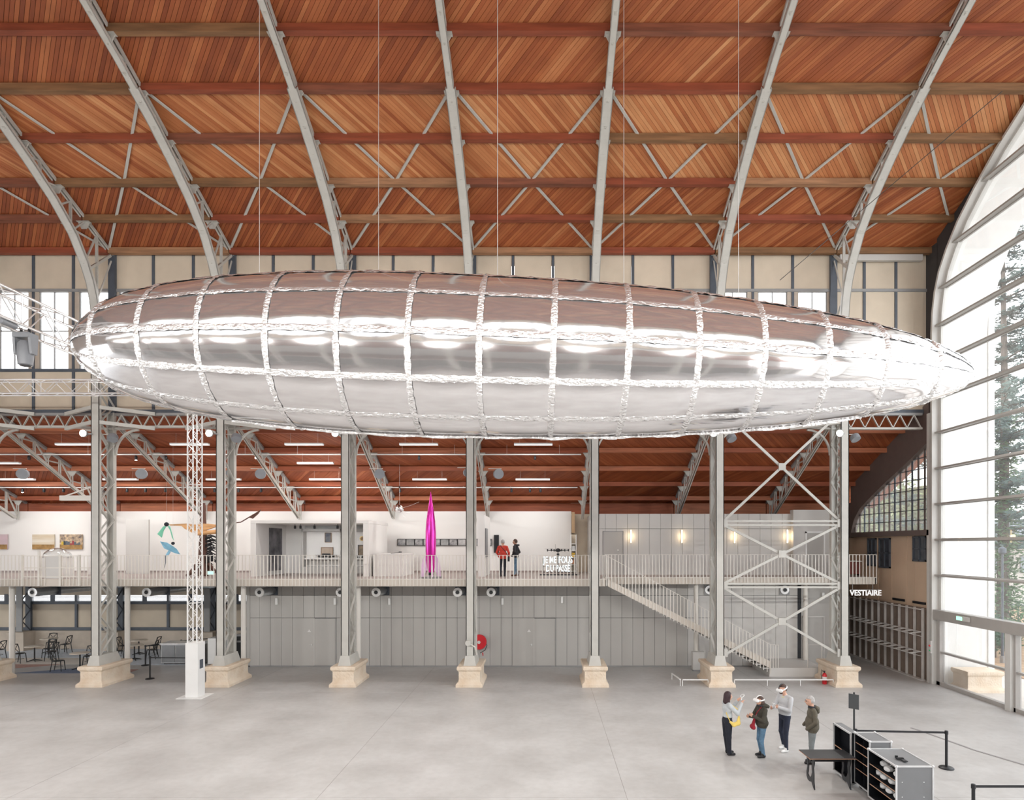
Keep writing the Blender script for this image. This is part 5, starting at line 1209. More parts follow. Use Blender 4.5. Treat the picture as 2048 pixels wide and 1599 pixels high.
def chair_proto():
    t = thing('bistro_chair', None, 'chair')
    MB().lathe([(.19, .44), (.205, .45), (.205, .465), (.19, .475)], 18).build('seat', black, t, smooth=True)
    for sx in (-1, 1):
        MB().tube([(.15, sx * .15, .45), (.19, sx * .18, 0)], [.02, .016], 6).build('leg', black, t)
        MB().tube([(-.24, sx * .17, 0), (-.16, sx * .17, .45), (-.2, sx * .185, .7), (-.25, sx * .17, .88)], [.016, .02, .018, .018], 6).build('leg', black, t)
    MB().tube([(-.25, -.17, .87), (-.265, 0, .89), (-.25, .17, .87)], .026, 6).build('backrest', black, t)
    for sx in (-1, 1): MB().tube([(-.165, sx * .16, .47), (-.2, 0, .66), (-.245, -sx * .16, .86)], .014, 5).build('back_cross', black, t)
    MB().tube([(.16 * math.cos(a), .16 * math.sin(a), .2) for a in [2 * math.pi * k / 12 for k in range(12)]], .008, 5, closed=True).build('stretcher', black, t)
    return t
ch0 = chair_proto()
def table_proto():
    t = thing('bistro_table', None, 'table'); MB().lathe([(.38, .72), (.39, .73), (.39, .745), (.38, .75)], 26).build('table_top', M('pale_oak_top', (.78, .70, .60), .5, var=.08), t, smooth=True); MB().lathe([(.03, .04), (.03, .72)], 10).build('column', black, t, smooth=True); MB().lathe([(.06, .70), (.14, .719)], 12).build('plate', black, t)
    for k in range(4): a = math.pi / 4 + k * math.pi / 2; MB().tube([(0, 0, .1), (.18 * math.cos(a), .18 * math.sin(a), .05), (.3 * math.cos(a), .3 * math.sin(a), .012)], [.03, .022, .014], 6).build('foot', black, t)
    return t
tb0 = table_proto()
TB = [(-24.6, 28.97, 'on the cream floor covering'), (-25.8, 31.27, 'nearest the stone base wall'), (-21.0, 27.15, 'beside the dark blue floor covering'), (-20.8, 30.8, 'near the wall behind the queue posts'), (-20.0, 29.3, 'next to the queue posts')]
for i, (x, y, nm) in enumerate(TB):
    q = tb0 if i == 0 else copy_tree(tb0); q.location = (x, y, 0); q['label'] = 'round pale bistro table on a black foot %s' % nm; q['group'] = 'round cafe tables'
CHS = [(-24.95, 28.55, 0, 0, 'pushed up from the glassless side'), (-23.9, 29.1, math.pi, 0, ''), (-24.7, 29.9, -math.pi / 2, 0, ''), (-24.9, 31.2, math.pi, 1, ''), (-26.2, 31.9, -math.pi / 2 + .3, 1, ''), (-26.9, 29.6, math.pi, 1, ''), (-21.65, 26.75, .25, 2, ''), (-21.2, 27.95, -math.pi / 2 + .2, 2, ''), (-20.3, 27.6, math.pi + .3, 2, ''), (-21.55, 30.75, 0, 3, ''), (-20.05, 30.9, math.pi, 3, ''), (-20.75, 29.2, 0, 4, ''), (-19.35, 29.6, math.pi + .2, 4, '')]
for i, (x, y, rz, ti, nm) in enumerate(CHS):
    q = ch0 if i == 0 else copy_tree(ch0); q.location = (x, y, .008); q.rotation_euler.z = rz
    q['label'] = 'black cross-back bistro chair at the round table %s' % TB[ti][2]; q['group'] = 'cafe chairs at the table %s' % TB[ti][2]
stl = M('brushed_counter_steel', (.55, .56, .57), .25, metal=.8)
t = thing('bar_counter', 'low stainless steel counter behind the white tower base', 'counter', (-17.2, 28, 0)); MB().bx(-18.0, -16.0, 28.2, 29.0, .06, .95).build('body', stl, t); MB().bx(-18.05, -15.95, 28.15, 29.05, .95, 1.0).build('worktop', alu, t); MB().bx(-17.9, -16.1, 28.25, 28.95, 0, .06).build('foot', black, t)
for k in range(3): MB().bx(-17.95 + .66 * k, -17.35 + .66 * k, 28.18, 28.2, .12, .9).build('door', M('counter_door_%d' % k, (.30, .31, .32), .3, metal=.6), t)
t = thing('drinks_cooler', 'white drinks cooler beside the steel counter', 'cooler', (-15.3, 28.4, 0)); MB().bx(-15.75, -15.0, 28.1, 28.7, .05, 1.25).build('body', whitep, t); MB().bx(-15.7, -15.05, 28.08, 28.1, .1, 1.2).build('door', whitep, t); MB().bx(-15.7, -15.05, 28.15, 28.65, 0, .05).build('foot', black, t); MB().bx(-15.2, -15.17, 28.04, 28.08, .5, .9).build('handle', steel_m, t)
t = thing('coffee_machine', 'steel and black machine on the back counter near the round post', 'machine', (-14.6, 29.3, 0)); MB().bx(-15.0, -14.0, 29.0, 29.7, .0, .9).build('cabinet', black, t); MB().bx(-14.9, -14.1, 29.05, 29.6, .9, 1.3).build('machine_body', stl, t); MB().bx(-14.85, -14.15, 29.0, 29.05, 1.0, 1.2).build('front', black, t)
# aisle pilasters in the cafe
for x, nm in ((-27.96, 'beyond the cafe tables'), (-22.96, 'behind the cafe tables'), (-17.96, 'behind the queue posts'), (-12.96 - 1.2, 'at the end of the cafe wall')):
    t = thing('wall_pilaster', 'dark lattice pilaster on a stone base %s' % nm, 'pilaster', (x, 32.1, 0), group='cafe wall pilasters')
    MB().bx(x - .16, x + .16, 31.95, 32.02, 1.0, G - .3).build('front_flange', steel_m, t); MB().bx(x - .14, x + .14, 32.5, 32.58, 1.0, G - .3).build('back_flange', steel_d, t); MB().bx(x - .45, x + .45, 31.7, 32.44, 0, 1.0).build('stone_base', sill, t)
    for k in range(5): MB().bar((x + .12, 32.0 if k % 2 else 32.52, 1.0 + .56 * k), (x + .12, 32.52 if k % 2 else 32.0, 1.56 + .56 * k), .02, .06, up=(1, 0, 0)).build('lacing_bar', steel_d, t)
# ================================================================ flight cases with headsets
lam = M('grey_case_laminate', (.19, .197, .207), .45, var=.04); edge = M('case_aluminium_edge', (.78, .79, .80), .3, metal=.55); inn = M('black_case_lining', (.008, .009, .012), .75, spec=.12); ply = M('plywood_edge', (.50, .30, .2), .7); hsw = M('headset_white', (.80, .80, .80), .35)
def flight_case(x0, x1, y0, y1, z1, label, shelves, rivets=True):
    t = thing('flight_case', label, 'flight case', ((x0 + x1) / 2, (y0 + y1) / 2, 0)); z0 = .12; e = .02
    MB().bx(x0, x1, y0, y0 + .015, z0, z1).build('end_panel', lam, t); MB().bx(x0, x1, y1 - .015, y1, z0, z1).build('end_panel', lam, t); MB().bx(x1 - .015, x1, y0, y1, z0, z1).build('back_panel', lam, t); MB().bx(x0, x1, y0, y1, z1 - .015, z1).build('top_panel', lam, t); MB().bx(x0, x1, y0, y1, z0, z0 + .02).build('bottom_panel', inn, t)
    MB().bx(x0 + .01, x1 - .02, y0 + .016, y0 + .02, z0 + .02, z1 - .02).bx(x0 + .01, x1 - .02, y1 - .02, y1 - .016, z0 + .02, z1 - .02).bx(x1 - .02, x1 - .016, y0 + .02, y1 - .02, z0 + .02, z1 - .02).build('lining', inn, t)
    w_ = .03
    for x in (x0, x1):
        for z in (z0, z1): MB().bx(x - w_ / 2, x + w_ / 2, y0 - .008, y1 + .008, z - w_ / 2, z + w_ / 2).build('edge_profile', edge, t)
        for y in (y0, y1): MB().bx(x - w_ / 2, x + w_ / 2, y - w_ / 2, y + w_ / 2, z0, z1).build('edge_profile', edge, t)
    for y in (y0, y1):
        for z in (z0, z1): MB().bx(x0, x1, y - w_ / 2, y + w_ / 2, z - w_ / 2, z + w_ / 2).build('edge_profile', edge, t)
    for x in (x0, x1):
        for y in (y0, y1): MB().sphere((x, y, z1), .032, 8, 6).build('corner_cap', edge, t)
    for z in shelves: s_ = MB().bx(x0 + .02, x1 - .03, y0 + .02, y1 - .02, z - .012, z).build('shelf', inn, t); MB().bx(x0 + .012, x0 + .02, y0 + .02, y1 - .02, z - .014, z + .002).build('shelf_edge', ply, s_)
    for x in (x0 + .1, x1 - .1):
        for y in (y0 + .1, y1 - .1): cs_ = MB().bx(x - .04, x + .04, y - .04, y + .04, .09, .12).build('caster', steel_m, t); MB().lathe([(.045, -.015), (.045, .015)], 12, (x, y, .045), axis='y').build('wheel', black, cs_)
    if rivets:
        for x in (x0 + .12, x1 - .18):
            for z in (z1 - .32, z1 - .62): MB().lathe([(.001, -.006), (.011, -.003), (.012, 0)], 8, (x, y0, z), axis='y').build('rivet', edge, t)
    return t
flight_case(7.14, 7.88, 12.16, 13.2, 1.15, 'nearest grey flight case with open shelves full of white headsets', [.40, .62, .84])
fc2 = flight_case(7.25, 7.72, 13.35, 14.0, 1.26, 'taller grey flight case with small compartments behind the headset case', [.45, .66, .86, 1.05])
MB().bx(7.27, 7.70, 13.66, 13.67, .14, 1.24).build('divider', inn, fc2)
t = thing('case_door', 'open black-lined flight case lid standing upright beside the folding table', 'case lid', (7.22, 14.4, 0))
MB().bx(7.33, 7.35, 14.02, 14.82, .10, 1.23).build('panel', inn, t)
for (a, b, c_, d_) in ((14.0, 14.84, 1.22, 1.24), (14.0, 14.84, .08, .10)): MB().bx(7.18, 7.36, a, b, c_, d_).build('rim', lam if c_ > 1 else inn, t); MB().bx(7.15, 7.18, a, b, c_ - .01, d_ + .006).build('edge_profile', edge, t)
for y in (14.01, 14.83): MB().bx(7.18, 7.36, y - .01, y + .01, .08, 1.24).build('rim', inn, t); MB().bx(7.15, 7.18, y - .018, y + .018, .08, 1.24).build('edge_profile', edge, t)
MB().bx(7.18, 7.34, 14.03, 14.81, .7, .715).build('shelf', inn, t); MB().bx(7.17, 7.18, 14.03, 14.81, .698, .717).build('shelf_edge', ply, t)
for y in (14.1, 14.7): MB().lathe([(.04, -.015), (.04, .015)], 12, (7.26, y, .04), axis='y').build('caster', steel_m, t)
t = thing('paper_cup', 'white paper cup in a compartment of the taller flight case', 'cup', (7.42, 13.55, 1.05)); MB().lathe([(.03, 1.05), (.042, 1.16)], 14, (7.4, 13.52, 0)).build('cup', hsw, t, smooth=True); MB().lathe([(.043, 1.158), (.045, 1.165), (.043, 1.17)], 14, (7.4, 13.52, 0)).build('rim', hsw, t, smooth=True)
def headset_proto():
    t = thing('headset', None, 'headset')
    MB().add([], []).lathe([(.001, -.05), (.06, -.045), (.085, -.01), (.085, .03), (.07, .05)], 16, (0, 0, .055), axis='x', sx=1.0, sy=.62).build('visor', hsw, t, smooth=True)
    MB().lathe([(.065, .05), (.068, .075)], 14, (0, 0, .055), axis='x', sx=1, sy=.6).build('face_foam', black, t, smooth=True)
    MB().tube([(.05 + .12 * math.cos(a) if math.cos(a) > 0 else .05, .085 * math.sin(a), .06) for a in [math.pi * k / 10 - math.pi / 2 for k in range(11)]], .014, 6).build('strap', hsw, t, smooth=True)
    MB().tube([(.05, 0, .105), (.1, 0, .125), (.165, 0, .07)], .009, 5).build('top_strap', hsw, t)
    return t
hs0 = headset_proto(); HS = [(7.30, 12.38, .84), (7.28, 12.68, .84)] + [(7.28 + .02 * (k % 2), 12.32 + .25 * k, .62) for k in range(4)] + [(7.29, 12.36 + .27 * k, .40) for k in range(3)] + [(7.36, 12.98, .84)]
LVL = {.84: 'topmost shelf', .62: 'middle shelf', .40: 'lowest shelf'}
for i, (x, y, z) in enumerate(HS):
    q = hs0 if i == 0 else copy_tree(hs0); q.location = (x, y, z); q.scale = (1.2, 1.2, 1.2); q.rotation_euler.z = .5 * math.sin(i * 2.1); q['label'] = 'white headset lying on the %s of the nearest flight case' % LVL[z]; q['group'] = 'headsets in the flight case'
t = thing('small_camera', 'small black device lying on top of the nearest flight case', 'device', (7.42, 12.55, 1.165)); MB().bx(7.36, 7.5, 12.5, 12.56, 1.168, 1.20).build('body', black, t); MB().lathe([(.03, 0), (.03, .05)], 10, (7.40, 12.6, 1.168)).build('lens', black, t, smooth=True); MB().bx(7.42, 7.5, 12.36, 12.5, 1.168, 1.185).build('strap', black, t)
# folding table
t = thing('folding_table', 'black table top with plywood edges on curved plywood legs beside the cases', 'table', (6.65, 14.0, 0))
tbk = M('black_phenolic_top', (.028, .03, .034), .45, var=.15)
MB().bx(6.09, 7.15, 13.74, 14.34, .742, .752).build('table_top', tbk, t); MB().bx(6.088, 7.15, 13.738, 14.342, .728, .742).build('top_edge', ply, t)
prl = [(.0, .73), (.10, .73), (.085, .55), (.11, .42), (.10, .3), (.06, .22), (.08, .15), (.16, .13), (.24, .19), (.30, .16), (.34, .02), (.37, .0), (.42, .02), (.40, .2), (.42, .34), (.36, .48), (.40, .62), (.46, .73), (.54, .73), (.46, .55), (.44, .46), (.50, .34), (.47, .2), (.49, .0)]
lg = [(.02, .73), (.13, .73), (.12, .6), (.15, .47), (.13, .33), (.10, .25), (.16, .21), (.24, .21), (.29, .27), (.33, .36), (.31, .5), (.34, .62), (.35, .73), (.46, .73), (.44, .6), (.40, .48), (.42, .34), (.42, .18), (.46, .0), (.40, .02), (.30, .13), (.20, .10), (.10, .11), (.04, .18), (.04, .28), (.08, .42), (.05, .58)]
def leg_profile(x): return MB().prism([(x, 13.78 + .48 - p[0], p[1]) for p in lg], (.022, 0, 0))
leg_profile(6.22).build('leg', tbk, t); leg_profile(7.05).build('leg', tbk, t)
MB().bx(6.22, 7.06, 14.0, 14.02, .58, .70).build('stretcher', tbk, t)
t = thing('tablet_stand', 'black post stand with two tablet panels behind the flight cases', 'stand', (7.42, 14.35, 0)); px_, py_ = 7.4, 14.32
MB().lathe([(.02, .02), (.02, 2.12)], 10, (px_, py_, 0)).build('post', black, t, smooth=True); MB().lathe([(.16, 0), (.16, .02)], 20, (px_, py_, 0)).build('base', black, t); 
o = MB().bx(-.125, .1, -.02, 0, 1.73, 2.08).build('tablet', M('slate_tablet', (.06, .065, .07), .4), t); o.data.transform(Matrix.Translation(WL[t])); o.data.transform(Matrix.Rotation(-.75, 4, 'Z')); o.location = (px_ - WL[t].x, py_ - .02 - WL[t].y, 0 - WL[t].z)
# ================================================================ people
def surface_nets(D, org, h):
    S = D < 0; nx, ny, nz = D.shape
    acc = np.zeros((nx - 1, ny - 1, nz - 1, 3)); cnt = np.zeros((nx - 1, ny - 1, nz - 1))
    for ax in range(3):
        o1, o2 = [a for a in range(3) if a != ax]
        for i in (0, 1):
            for j in (0, 1):
                s0 = [None] * 3; s1 = [None] * 3
                s0[ax] = slice(0, -1); s1[ax] = slice(1, None)
                for o_, q in ((o1, i), (o2, j)):
                    sl_ = slice(q, D.shape[o_] - 1 + q); s0[o_] = sl_; s1[o_] = sl_
                a, b = D[tuple(s0)], D[tuple(s1)]; m = (a < 0) != (b < 0)
                t = np.where(m, a / np.where(m, a - b, 1), 0)
                p = np.zeros(acc.shape); p[..., ax] = t; p[..., o1] = i; p[..., o2] = j
                acc += p * m[..., None]; cnt += m
    idx = -np.ones(cnt.shape, int); act = cnt > 0; ids = np.argwhere(act); idx[act] = np.arange(len(ids))
    verts = (ids + acc[act] / cnt[act][:, None]) * h + org
    faces = []
    for ax in range(3):
        o1, o2 = [(1, 2), (2, 0), (0, 1)][ax]
        s0 = [slice(None)] * 3; s1 = [slice(None)] * 3; s0[ax] = slice(0, -1); s1[ax] = slice(1, None)
        a, b = S[tuple(s0)], S[tuple(s1)]; e = np.argwhere(a != b)
        e = e[(e[:, o1] > 0) & (e[:, o2] > 0) & (e[:, o1] < D.shape[o1] - 1) & (e[:, o2] < D.shape[o2] - 1)]
        if not len(e): continue
        fl = a[tuple(e.T)]
        def cid(d1, d2):
            q = e.copy(); q[:, o1] += d1; q[:, o2] += d2; return idx[tuple(q.T)]
        Q = np.stack([cid(-1, -1), cid(0, -1), cid(0, 0), cid(-1, 0)], 1); Q[~fl] = Q[~fl][:, ::-1]; faces.append(Q)
    return verts, np.concatenate(faces)
def prim_d(P_, pr):
    if pr[0] == 'c':
        _, a, b, ra, rb, sc_ = pr[:6]; s = np.array(sc_); a = np.array(a) / s; b = np.array(b) / s; p = P_ / s
        ba = b - a; t = np.clip(((p - a) @ ba) / max(ba @ ba, 1e-9), 0, 1); return np.linalg.norm(p - a - t[..., None] * ba, axis=-1) - (ra + (rb - ra) * t)
    _, c, r, sc_ = pr[:4]; r = np.array(r); q = (P_ - np.array(c)) / r; k = np.linalg.norm(q, axis=-1); return (k - 1) * r.min()
def cone(a, b, ra, rb, tg, sc=(1, 1, 1)): return ('c', a, b, ra, rb, sc, tg)
def ell(c, r, tg): return ('e', c, r, None, None, None, tg)
def sdf(prims, h=.0115, k=.022, cut=None):
    pts = []
    for p in prims:
        if p[0] == 'c': m = max(p[3], p[4]) * max(p[5]); pts += [np.array(p[1]) - m, np.array(p[1]) + m, np.array(p[2]) - m, np.array(p[2]) + m]
        else: pts += [np.array(p[1]) - np.array(p[2]), np.array(p[1]) + np.array(p[2])]
    pts = np.array(pts); lo = pts.min(0) - .03; hi = pts.max(0) + .03; n = np.ceil((hi - lo) / h).astype(int) + 1
    g = np.stack(np.meshgrid(*[lo[i] + h * np.arange(n[i]) for i in range(3)], indexing='ij'), -1)
    D = None
    for p in prims:
        d = prim_d(g, p)
        if D is None: D = d
        else: q = np.clip(k - np.abs(D - d), 0, None) / k; D = np.minimum(D, d) - q * q * k * .25
    if cut is not None: D = np.maximum(D, cut(g))
    v, f = surface_nets(D, lo, h)
    c = v[f].mean(1); dm = np.stack([prim_d(c, p) for p in prims], 1); best = dm.argmin(1)
    return v, f, [prims[i][6] for i in best]
SKIN = M('skin', (.62, .36, .26), .55, var=.06, sc=20)
def body_obj(name, v, f, tags, mats, parent, extra=None):
    names = list(mats); me = bpy.data.meshes.new(name); vs = v.tolist(); fs = [tuple(q) for q in f.tolist()]; mi = [names.index(t) for t in tags]
    if extra:
        b = len(vs); vs += extra.v; fs += [tuple(b + i for i in q) for q in extra.f]; mi += [names.index('skin')] * len(extra.f)
    me.from_pydata(vs, [], fs)
    for nme in names: me.materials.append(mats[nme])
    me.polygons.foreach_set('material_index', mi); me.polygons.foreach_set('use_smooth', [True] * len(fs)); me.update()
    o = bpy.data.objects.new(name, me); COL.objects.link(o); adopt(o, parent); return o
def fingers(mb, wr, d, side, curl):
    """four fingers and a thumb: wr wrist, d hand direction, side: towards the thumb, curl: bend direction"""
    wr, d, side, curl = [Vector(q) for q in (wr, d, side, curl)]; d.normalize(); side.normalize(); curl.normalize()
    for k, L in enumerate((.066, .075, .07, .055)):
        p = wr + d * .075 + side * (.028 - .019 * k); a = p + d * L * .45 + curl * L * .22; b = a + d * L * .18 + curl * L * .4
        mb.tube([p - d * .02, p, a, b], [.009, .0095, .0085, .006], 7)
    p = wr + d * .025 + side * .026; a = p + d * .03 + side * .03; mb.tube([p - side * .01, p, a, a + d * .03 + curl * .012], [.011, .011, .01, .007], 7)
def make_person(label, loc, rz, Hh, mats, hip=.52, legs=None, lean=0.0, arms=None, head=(0, 0), hem=None, belly=1.0, group=None, h=.0115, sleeve='top', skirt=1.0, hoodcol=None, hands=(True, True), wide=1.0, legw=1.0, hemr=.165, waist=None):
    t = thing('person', label, 'person', loc, rz, group); WL[t] = Vector(); s = Hh / 1.7; pr = []
    hz = hip * Hh; shz = .815 * Hh; lx = lean
    sh = lambda y: (lx, y * s, shz)
    for i, (fx, fy, kx) in enumerate(legs):
        sy = 1 if i == 0 else -1; hipj = (0, sy * .085 * s, hz - .02); kn = (kx, fy * .6 + sy * .04 * s, hz * .53); an = (fx - .02, fy, .085)
        pr += [cone(hipj, kn, .088 * s * legw, .062 * s * legw, 'bot'), cone(kn, an, .06 * s * legw, .046 * s * legw, 'bot'), cone((fx - .035, fy, .045), (fx + .12, fy, .034), .046, .036, 'shoe'), cone((fx - .02, fy, .05), (fx, fy, .10), .045, .042, 'shoe')]
    pr += [ell((0, 0, hz + .02), (.115 * s, .155 * s * wide, .13 * s), 'bot' if hem is None or hem > hz else 'top')]
    pr += [ell((lx * .5 + .01, 0, .62 * Hh), (.118 * s * belly, .155 * s * wide, .2 * s), 'top'), ell((lx * .9, 0, .735 * Hh), (.122 * s, .18 * s * wide, .17 * s), 'top'), cone((lx, .13 * s, shz - .01), (lx, -.13 * s, shz - .01), .065 * s, .065 * s, 'top')]
    if hem: pr += [cone((lx * .5, 0, .62 * Hh), (0, 0, hem + .95 * hemr * s * skirt), .135 * s * belly, hemr * s * skirt, 'top', (.85, 1.15, 1))]
    hc_ = (lx + .03 + head[0], head[1], Hh - .115 * s)
    pr += [cone((lx, 0, shz + .02), (hc_[0] - .02, hc_[1], hc_[2] - .04), .056 * s, .052 * s, 'skin')]
    pr += [ell(hc_, (.095 * s, .074 * s, .112 * s), 'skin'), ell((hc_[0] + .035, hc_[1], hc_[2] - .055 * s), (.055 * s, .052 * s, .06 * s), 'skin'), cone((hc_[0] + .085 * s, hc_[1], hc_[2] + .01), (hc_[0] + .112 * s, hc_[1], hc_[2] - .028), .010, .016, 'skin')]
    for sy in (1, -1): pr.append(ell((hc_[0] - .005, hc_[1] + sy * .076 * s, hc_[2] - .01), (.024, .012, .034), 'skin'))
    ex = MB()
    for i, (el, wr) in enumerate(arms):
        sy = 1 if i == 0 else -1; S_ = Vector((lx, sy * .185 * s * (wide * .5 + .5), shz - .02)); E, W_ = Vector(el), Vector(wr); d = (W_ - E).normalized()
        pr += [cone(tuple(S_), tuple(E), .064 * s, .053 * s, 'arm'), cone(tuple(E), tuple(W_), .052 * s, .042 * s, 'arm')]
        if hands[i]:
            sd = Vector((0, -sy, 0)) if abs(d.z) > .5 else Vector((0, 0, 1)); sd = (sd - d * sd.dot(d)).normalized(); cu = d.cross(sd) * (1 if i == 0 else -1)
            pr += [cone(tuple(W_), tuple(W_ + d * .035), .026, .030, 'skin'), cone(tuple(W_ + d * .03 + sd * .015), tuple(W_ + d * .075 + sd * .015), .022, .019, 'skin'), cone(tuple(W_ + d * .03 - sd * .018), tuple(W_ + d * .07 - sd * .018), .021, .018, 'skin')]
            fingers(ex, W_, d, sd, cu)
    v, f, tg = sdf(pr, h); mats = dict(mats); mats.setdefault('skin', SKIN); mats['arm'] = mats['top']
    wz_ = (waist or (hem and hem + .035) or .6 * Hh); cz = v[f].mean(1)[:, 2]
    tg = [('top' if z_ > wz_ else 'bot') if g_ in ('top', 'bot') else g_ for g_, z_ in zip(tg, cz)]
    body_obj('body', v, f, tg, mats, t, ex)
    e = MB()
    for sy in (1, -1): e.sphere((hc_[0] + .083 * s, hc_[1] + sy * .032, hc_[2] + .004), .011, 8, 6)
    e.build('eyes', black, t, smooth='all'); MB().tube([(hc_[0] + .083 * s, hc_[1] - .022, hc_[2] - .062 * s), (hc_[0] + .090 * s, hc_[1], hc_[2] - .061 * s), (hc_[0] + .083 * s, hc_[1] + .022, hc_[2] - .062 * s)], .005, 5).build('mouth', M('lips', (.42, .16, .14), .5), t)
    return t, Vector(hc_), s
def hair(t, c, s, mat, length=0.0, back=1.0, front=.035, h=.0115):
    pr = [ell((c.x - .015, c.y, c.z + .018), (.108 * s, .09 * s, .122 * s), 'hair')]
    if length: pr += [cone((c.x - .04, c.y, c.z - .02), (c.x - .05, c.y, c.z - length), .085 * s, .092 * s, 'hair', (1, 1.1, 1))]
    v, f, tg = sdf(pr, h, cut=lambda g: np.maximum(np.where(g[..., 2] > c.z + .055, g[..., 0] - c.x - .10, g[..., 0] - c.x - front), (c.z - (length + .06 if length else .045)) - g[..., 2]))
    return body_obj('hair', v, f, tg, {'hair': mat}, t)
def worn(t, mb, name, mats, smooth=True): return mb.build(name, mats, t, smooth=smooth)
def world(t, p):
    a = t.rotation_euler.z; p = Vector(p); return Vector((t.location.x + p.x * math.cos(a) - p.y * math.sin(a), t.location.y + p.x * math.sin(a) + p.y * math.cos(a), t.location.z + p.z))
def headset_on(t, c, s, label, pitch=0.0):
    hs = thing('headset', label, 'headset', world(t, c), t.rotation_euler.z, 'headsets worn by visitors'); WL[hs] = Vector(); hs.rotation_euler.y = pitch
    v, f, tg = sdf([cone((.105 * s, -.06, .012), (.105 * s, .06, .012), .05, .05, 'a', (1, 1, 1)), cone((.13 * s, -.05, .012), (.13 * s, .05, .012), .035, .035, 'a')], .009)
    body_obj('visor', v, f, tg, {'a': hsw}, hs)
    MB().tube([((.118 * s) * math.cos(a), .098 * s * math.sin(a), .02 - .012 * math.cos(a)) for a in [2 * math.pi * k / 20 for k in range(20)]], .02, 8, closed=True).build('strap', hsw, hs, smooth=True)
    MB().tube([(.115 * s * math.cos(a), 0, .02 + .118 * s * math.sin(a)) for a in [math.pi * k / 12 for k in range(13)]], .014, 6).build('top_strap', black if pitch else hsw, hs, smooth=True)
    MB().lathe([(.03, -.012), (.034, 0), (.03, .012)], 12, (-.118 * s, 0, .03), axis='x').build('dial', steel_m, hs)
def controller(t, p, label, ang=0.0):
    o = thing('handheld_controller', label, 'controller', world(t, p), t.rotation_euler.z + ang, 'handheld controllers'); WL[o] = Vector()
    MB().tube([(0, 0, -.05), (.01, 0, .0), (.03, 0, .04)], [.014, .017, .02], 10).build('grip', hsw, o, smooth=True); MB().tube([(.04 + .048 * math.cos(a), .048 * math.sin(a), .06 + .03 * math.cos(a)) for a in [2 * math.pi * k / 16 for k in range(16)]], .008, 6, closed=True).build('ring', hsw, o, smooth=True); MB().lathe([(.012, .05), (.012, .06)], 8, (.025, 0, 0)).build('button', black, o)
navy = M('navy_black_cloth', (.012, .014, .024), .85, var=.2, sc=8); lgrey = M('pale_grey_cloth', (.50, .53, .55), .9, var=.1, sc=9, bump=.15); bshoe = M('black_leather', (.014, .014, .016), .4); wshoe = M('white_leather', (.80, .80, .79), .45)
jean = M('blue_denim', (.10, .19, .29), .9, var=.25, sc=10); dolive = M('dark_olive_cloth', (.055, .050, .038), .9, var=.25, sc=9, bump=.2); sweat = M('light_grey_sweat', (.52, .53, .55), .92, var=.06, sc=8, bump=.1); ink = M('ink_denim', (.022, .027, .048), .9, var=.2, sc=10); taupe = M('olive_taupe_cloth', (.105, .092, .068), .9, var=.15, sc=8, bump=.15); gtr = M('grey_trousers', (.20, .22, .225), .9, var=.1, sc=9); redc = M('red_coat', (.60, .055, .035), .85, var=.15, sc=8, bump=.1); blkc = M('black_coat', (.018, .02, .026), .75, var=.2, sc=8, bump=.1)
hdk = M('dark_auburn_hair', (.030, .012, .016), .6, var=.3, sc=30, stretch=(3, 3, .4)); hgr = M('grey_hair', (.40, .38, .37), .8, var=.2, sc=30); hbr = M('brown_hair', (.07, .04, .03), .7, var=.2, sc=30)
# woman with a bob, facing the glass gable
t, c, s = make_person('person with a dark bob, pale grey top and wide black trousers raising both hands', (4.93, 16.15, 0), 0.12, 1.68, dict(top=lgrey, bot=navy, shoe=bshoe), legs=[(.07, .09, .01), (.04, -.09, .0)], arms=[((.22, .2, 1.18), (.33, .10, 1.40)), ((.20, -.2, 1.14), (.36, -.10, 1.38))], legw=1.22, hip=.55, waist=1.02)
hair(t, c, s, hdk, .14, front=.045); controller(t, (.40, .0, 1.50), 'white ringed controller raised by the person with the dark bob', .4)
q = thing('shoulder_bag', 'yellow crescent shoulder bag worn by the person with the dark bob', 'bag', world(t, (.12, -.2, .85)), .12); WL[q] = Vector(); ybag = M('yellow_cloth_bag', (.80, .60, .16), .8, var=.1, sc=8)
v, f, tg = sdf([cone((-.12, 0, .08), (-.02, 0, 0), .03, .055, 'a', (1, .7, 1)), cone((-.02, 0, 0), (.10, 0, .04), .055, .06, 'a', (1, .7, 1)), cone((.10, 0, .04), (.12, 0, .20), .06, .03, 'a', (1, .7, 1))], .012); body_obj('pouch', v, f, tg, {'a': ybag}, q); MB().tube([(.12, 0, .2), (.10, .03, .4), (-.05, .1, .52), (-.2, .08, .3), (-.12, 0, .08)], .012, 6).build('strap', ybag, q)
# person with headset and dark jacket
t, c, s = make_person('person in a dark olive jacket and blue jeans wearing a white headset', (5.80, 15.98, 0), math.pi + .15, 1.60, dict(top=dolive, bot=jean, shoe=bshoe), legs=[(.02, .09, .06), (-.02, -.1, .03)], arms=[((.10, .26, 1.02), (.30, .12, 1.12)), ((.12, -.27, 1.0), (.32, -.12, 1.06))], hem=.76, belly=1.25, wide=1.12, skirt=1.2, lean=.0, head=(.03, 0))
hair(t, c, s, hbr, .05, front=.0); headset_on(t, c, s, 'white headset worn by the person in the dark olive jacket'); MB().tube([(-.07 + .09 * math.cos(a), .10 * math.sin(a), 1.36 + .02 * math.cos(a)) for a in [2 * math.pi * k / 16 for k in range(16)]], .05, 8, closed=True).build('hood', dolive, t, smooth=True)
MB().tube([(.02 + .085 * math.cos(a), .085 * math.sin(a), 1.37) for a in [2 * math.pi * k / 16 for k in range(16)]], .03, 8, closed=True).build('collar', blkc, t, smooth=True)
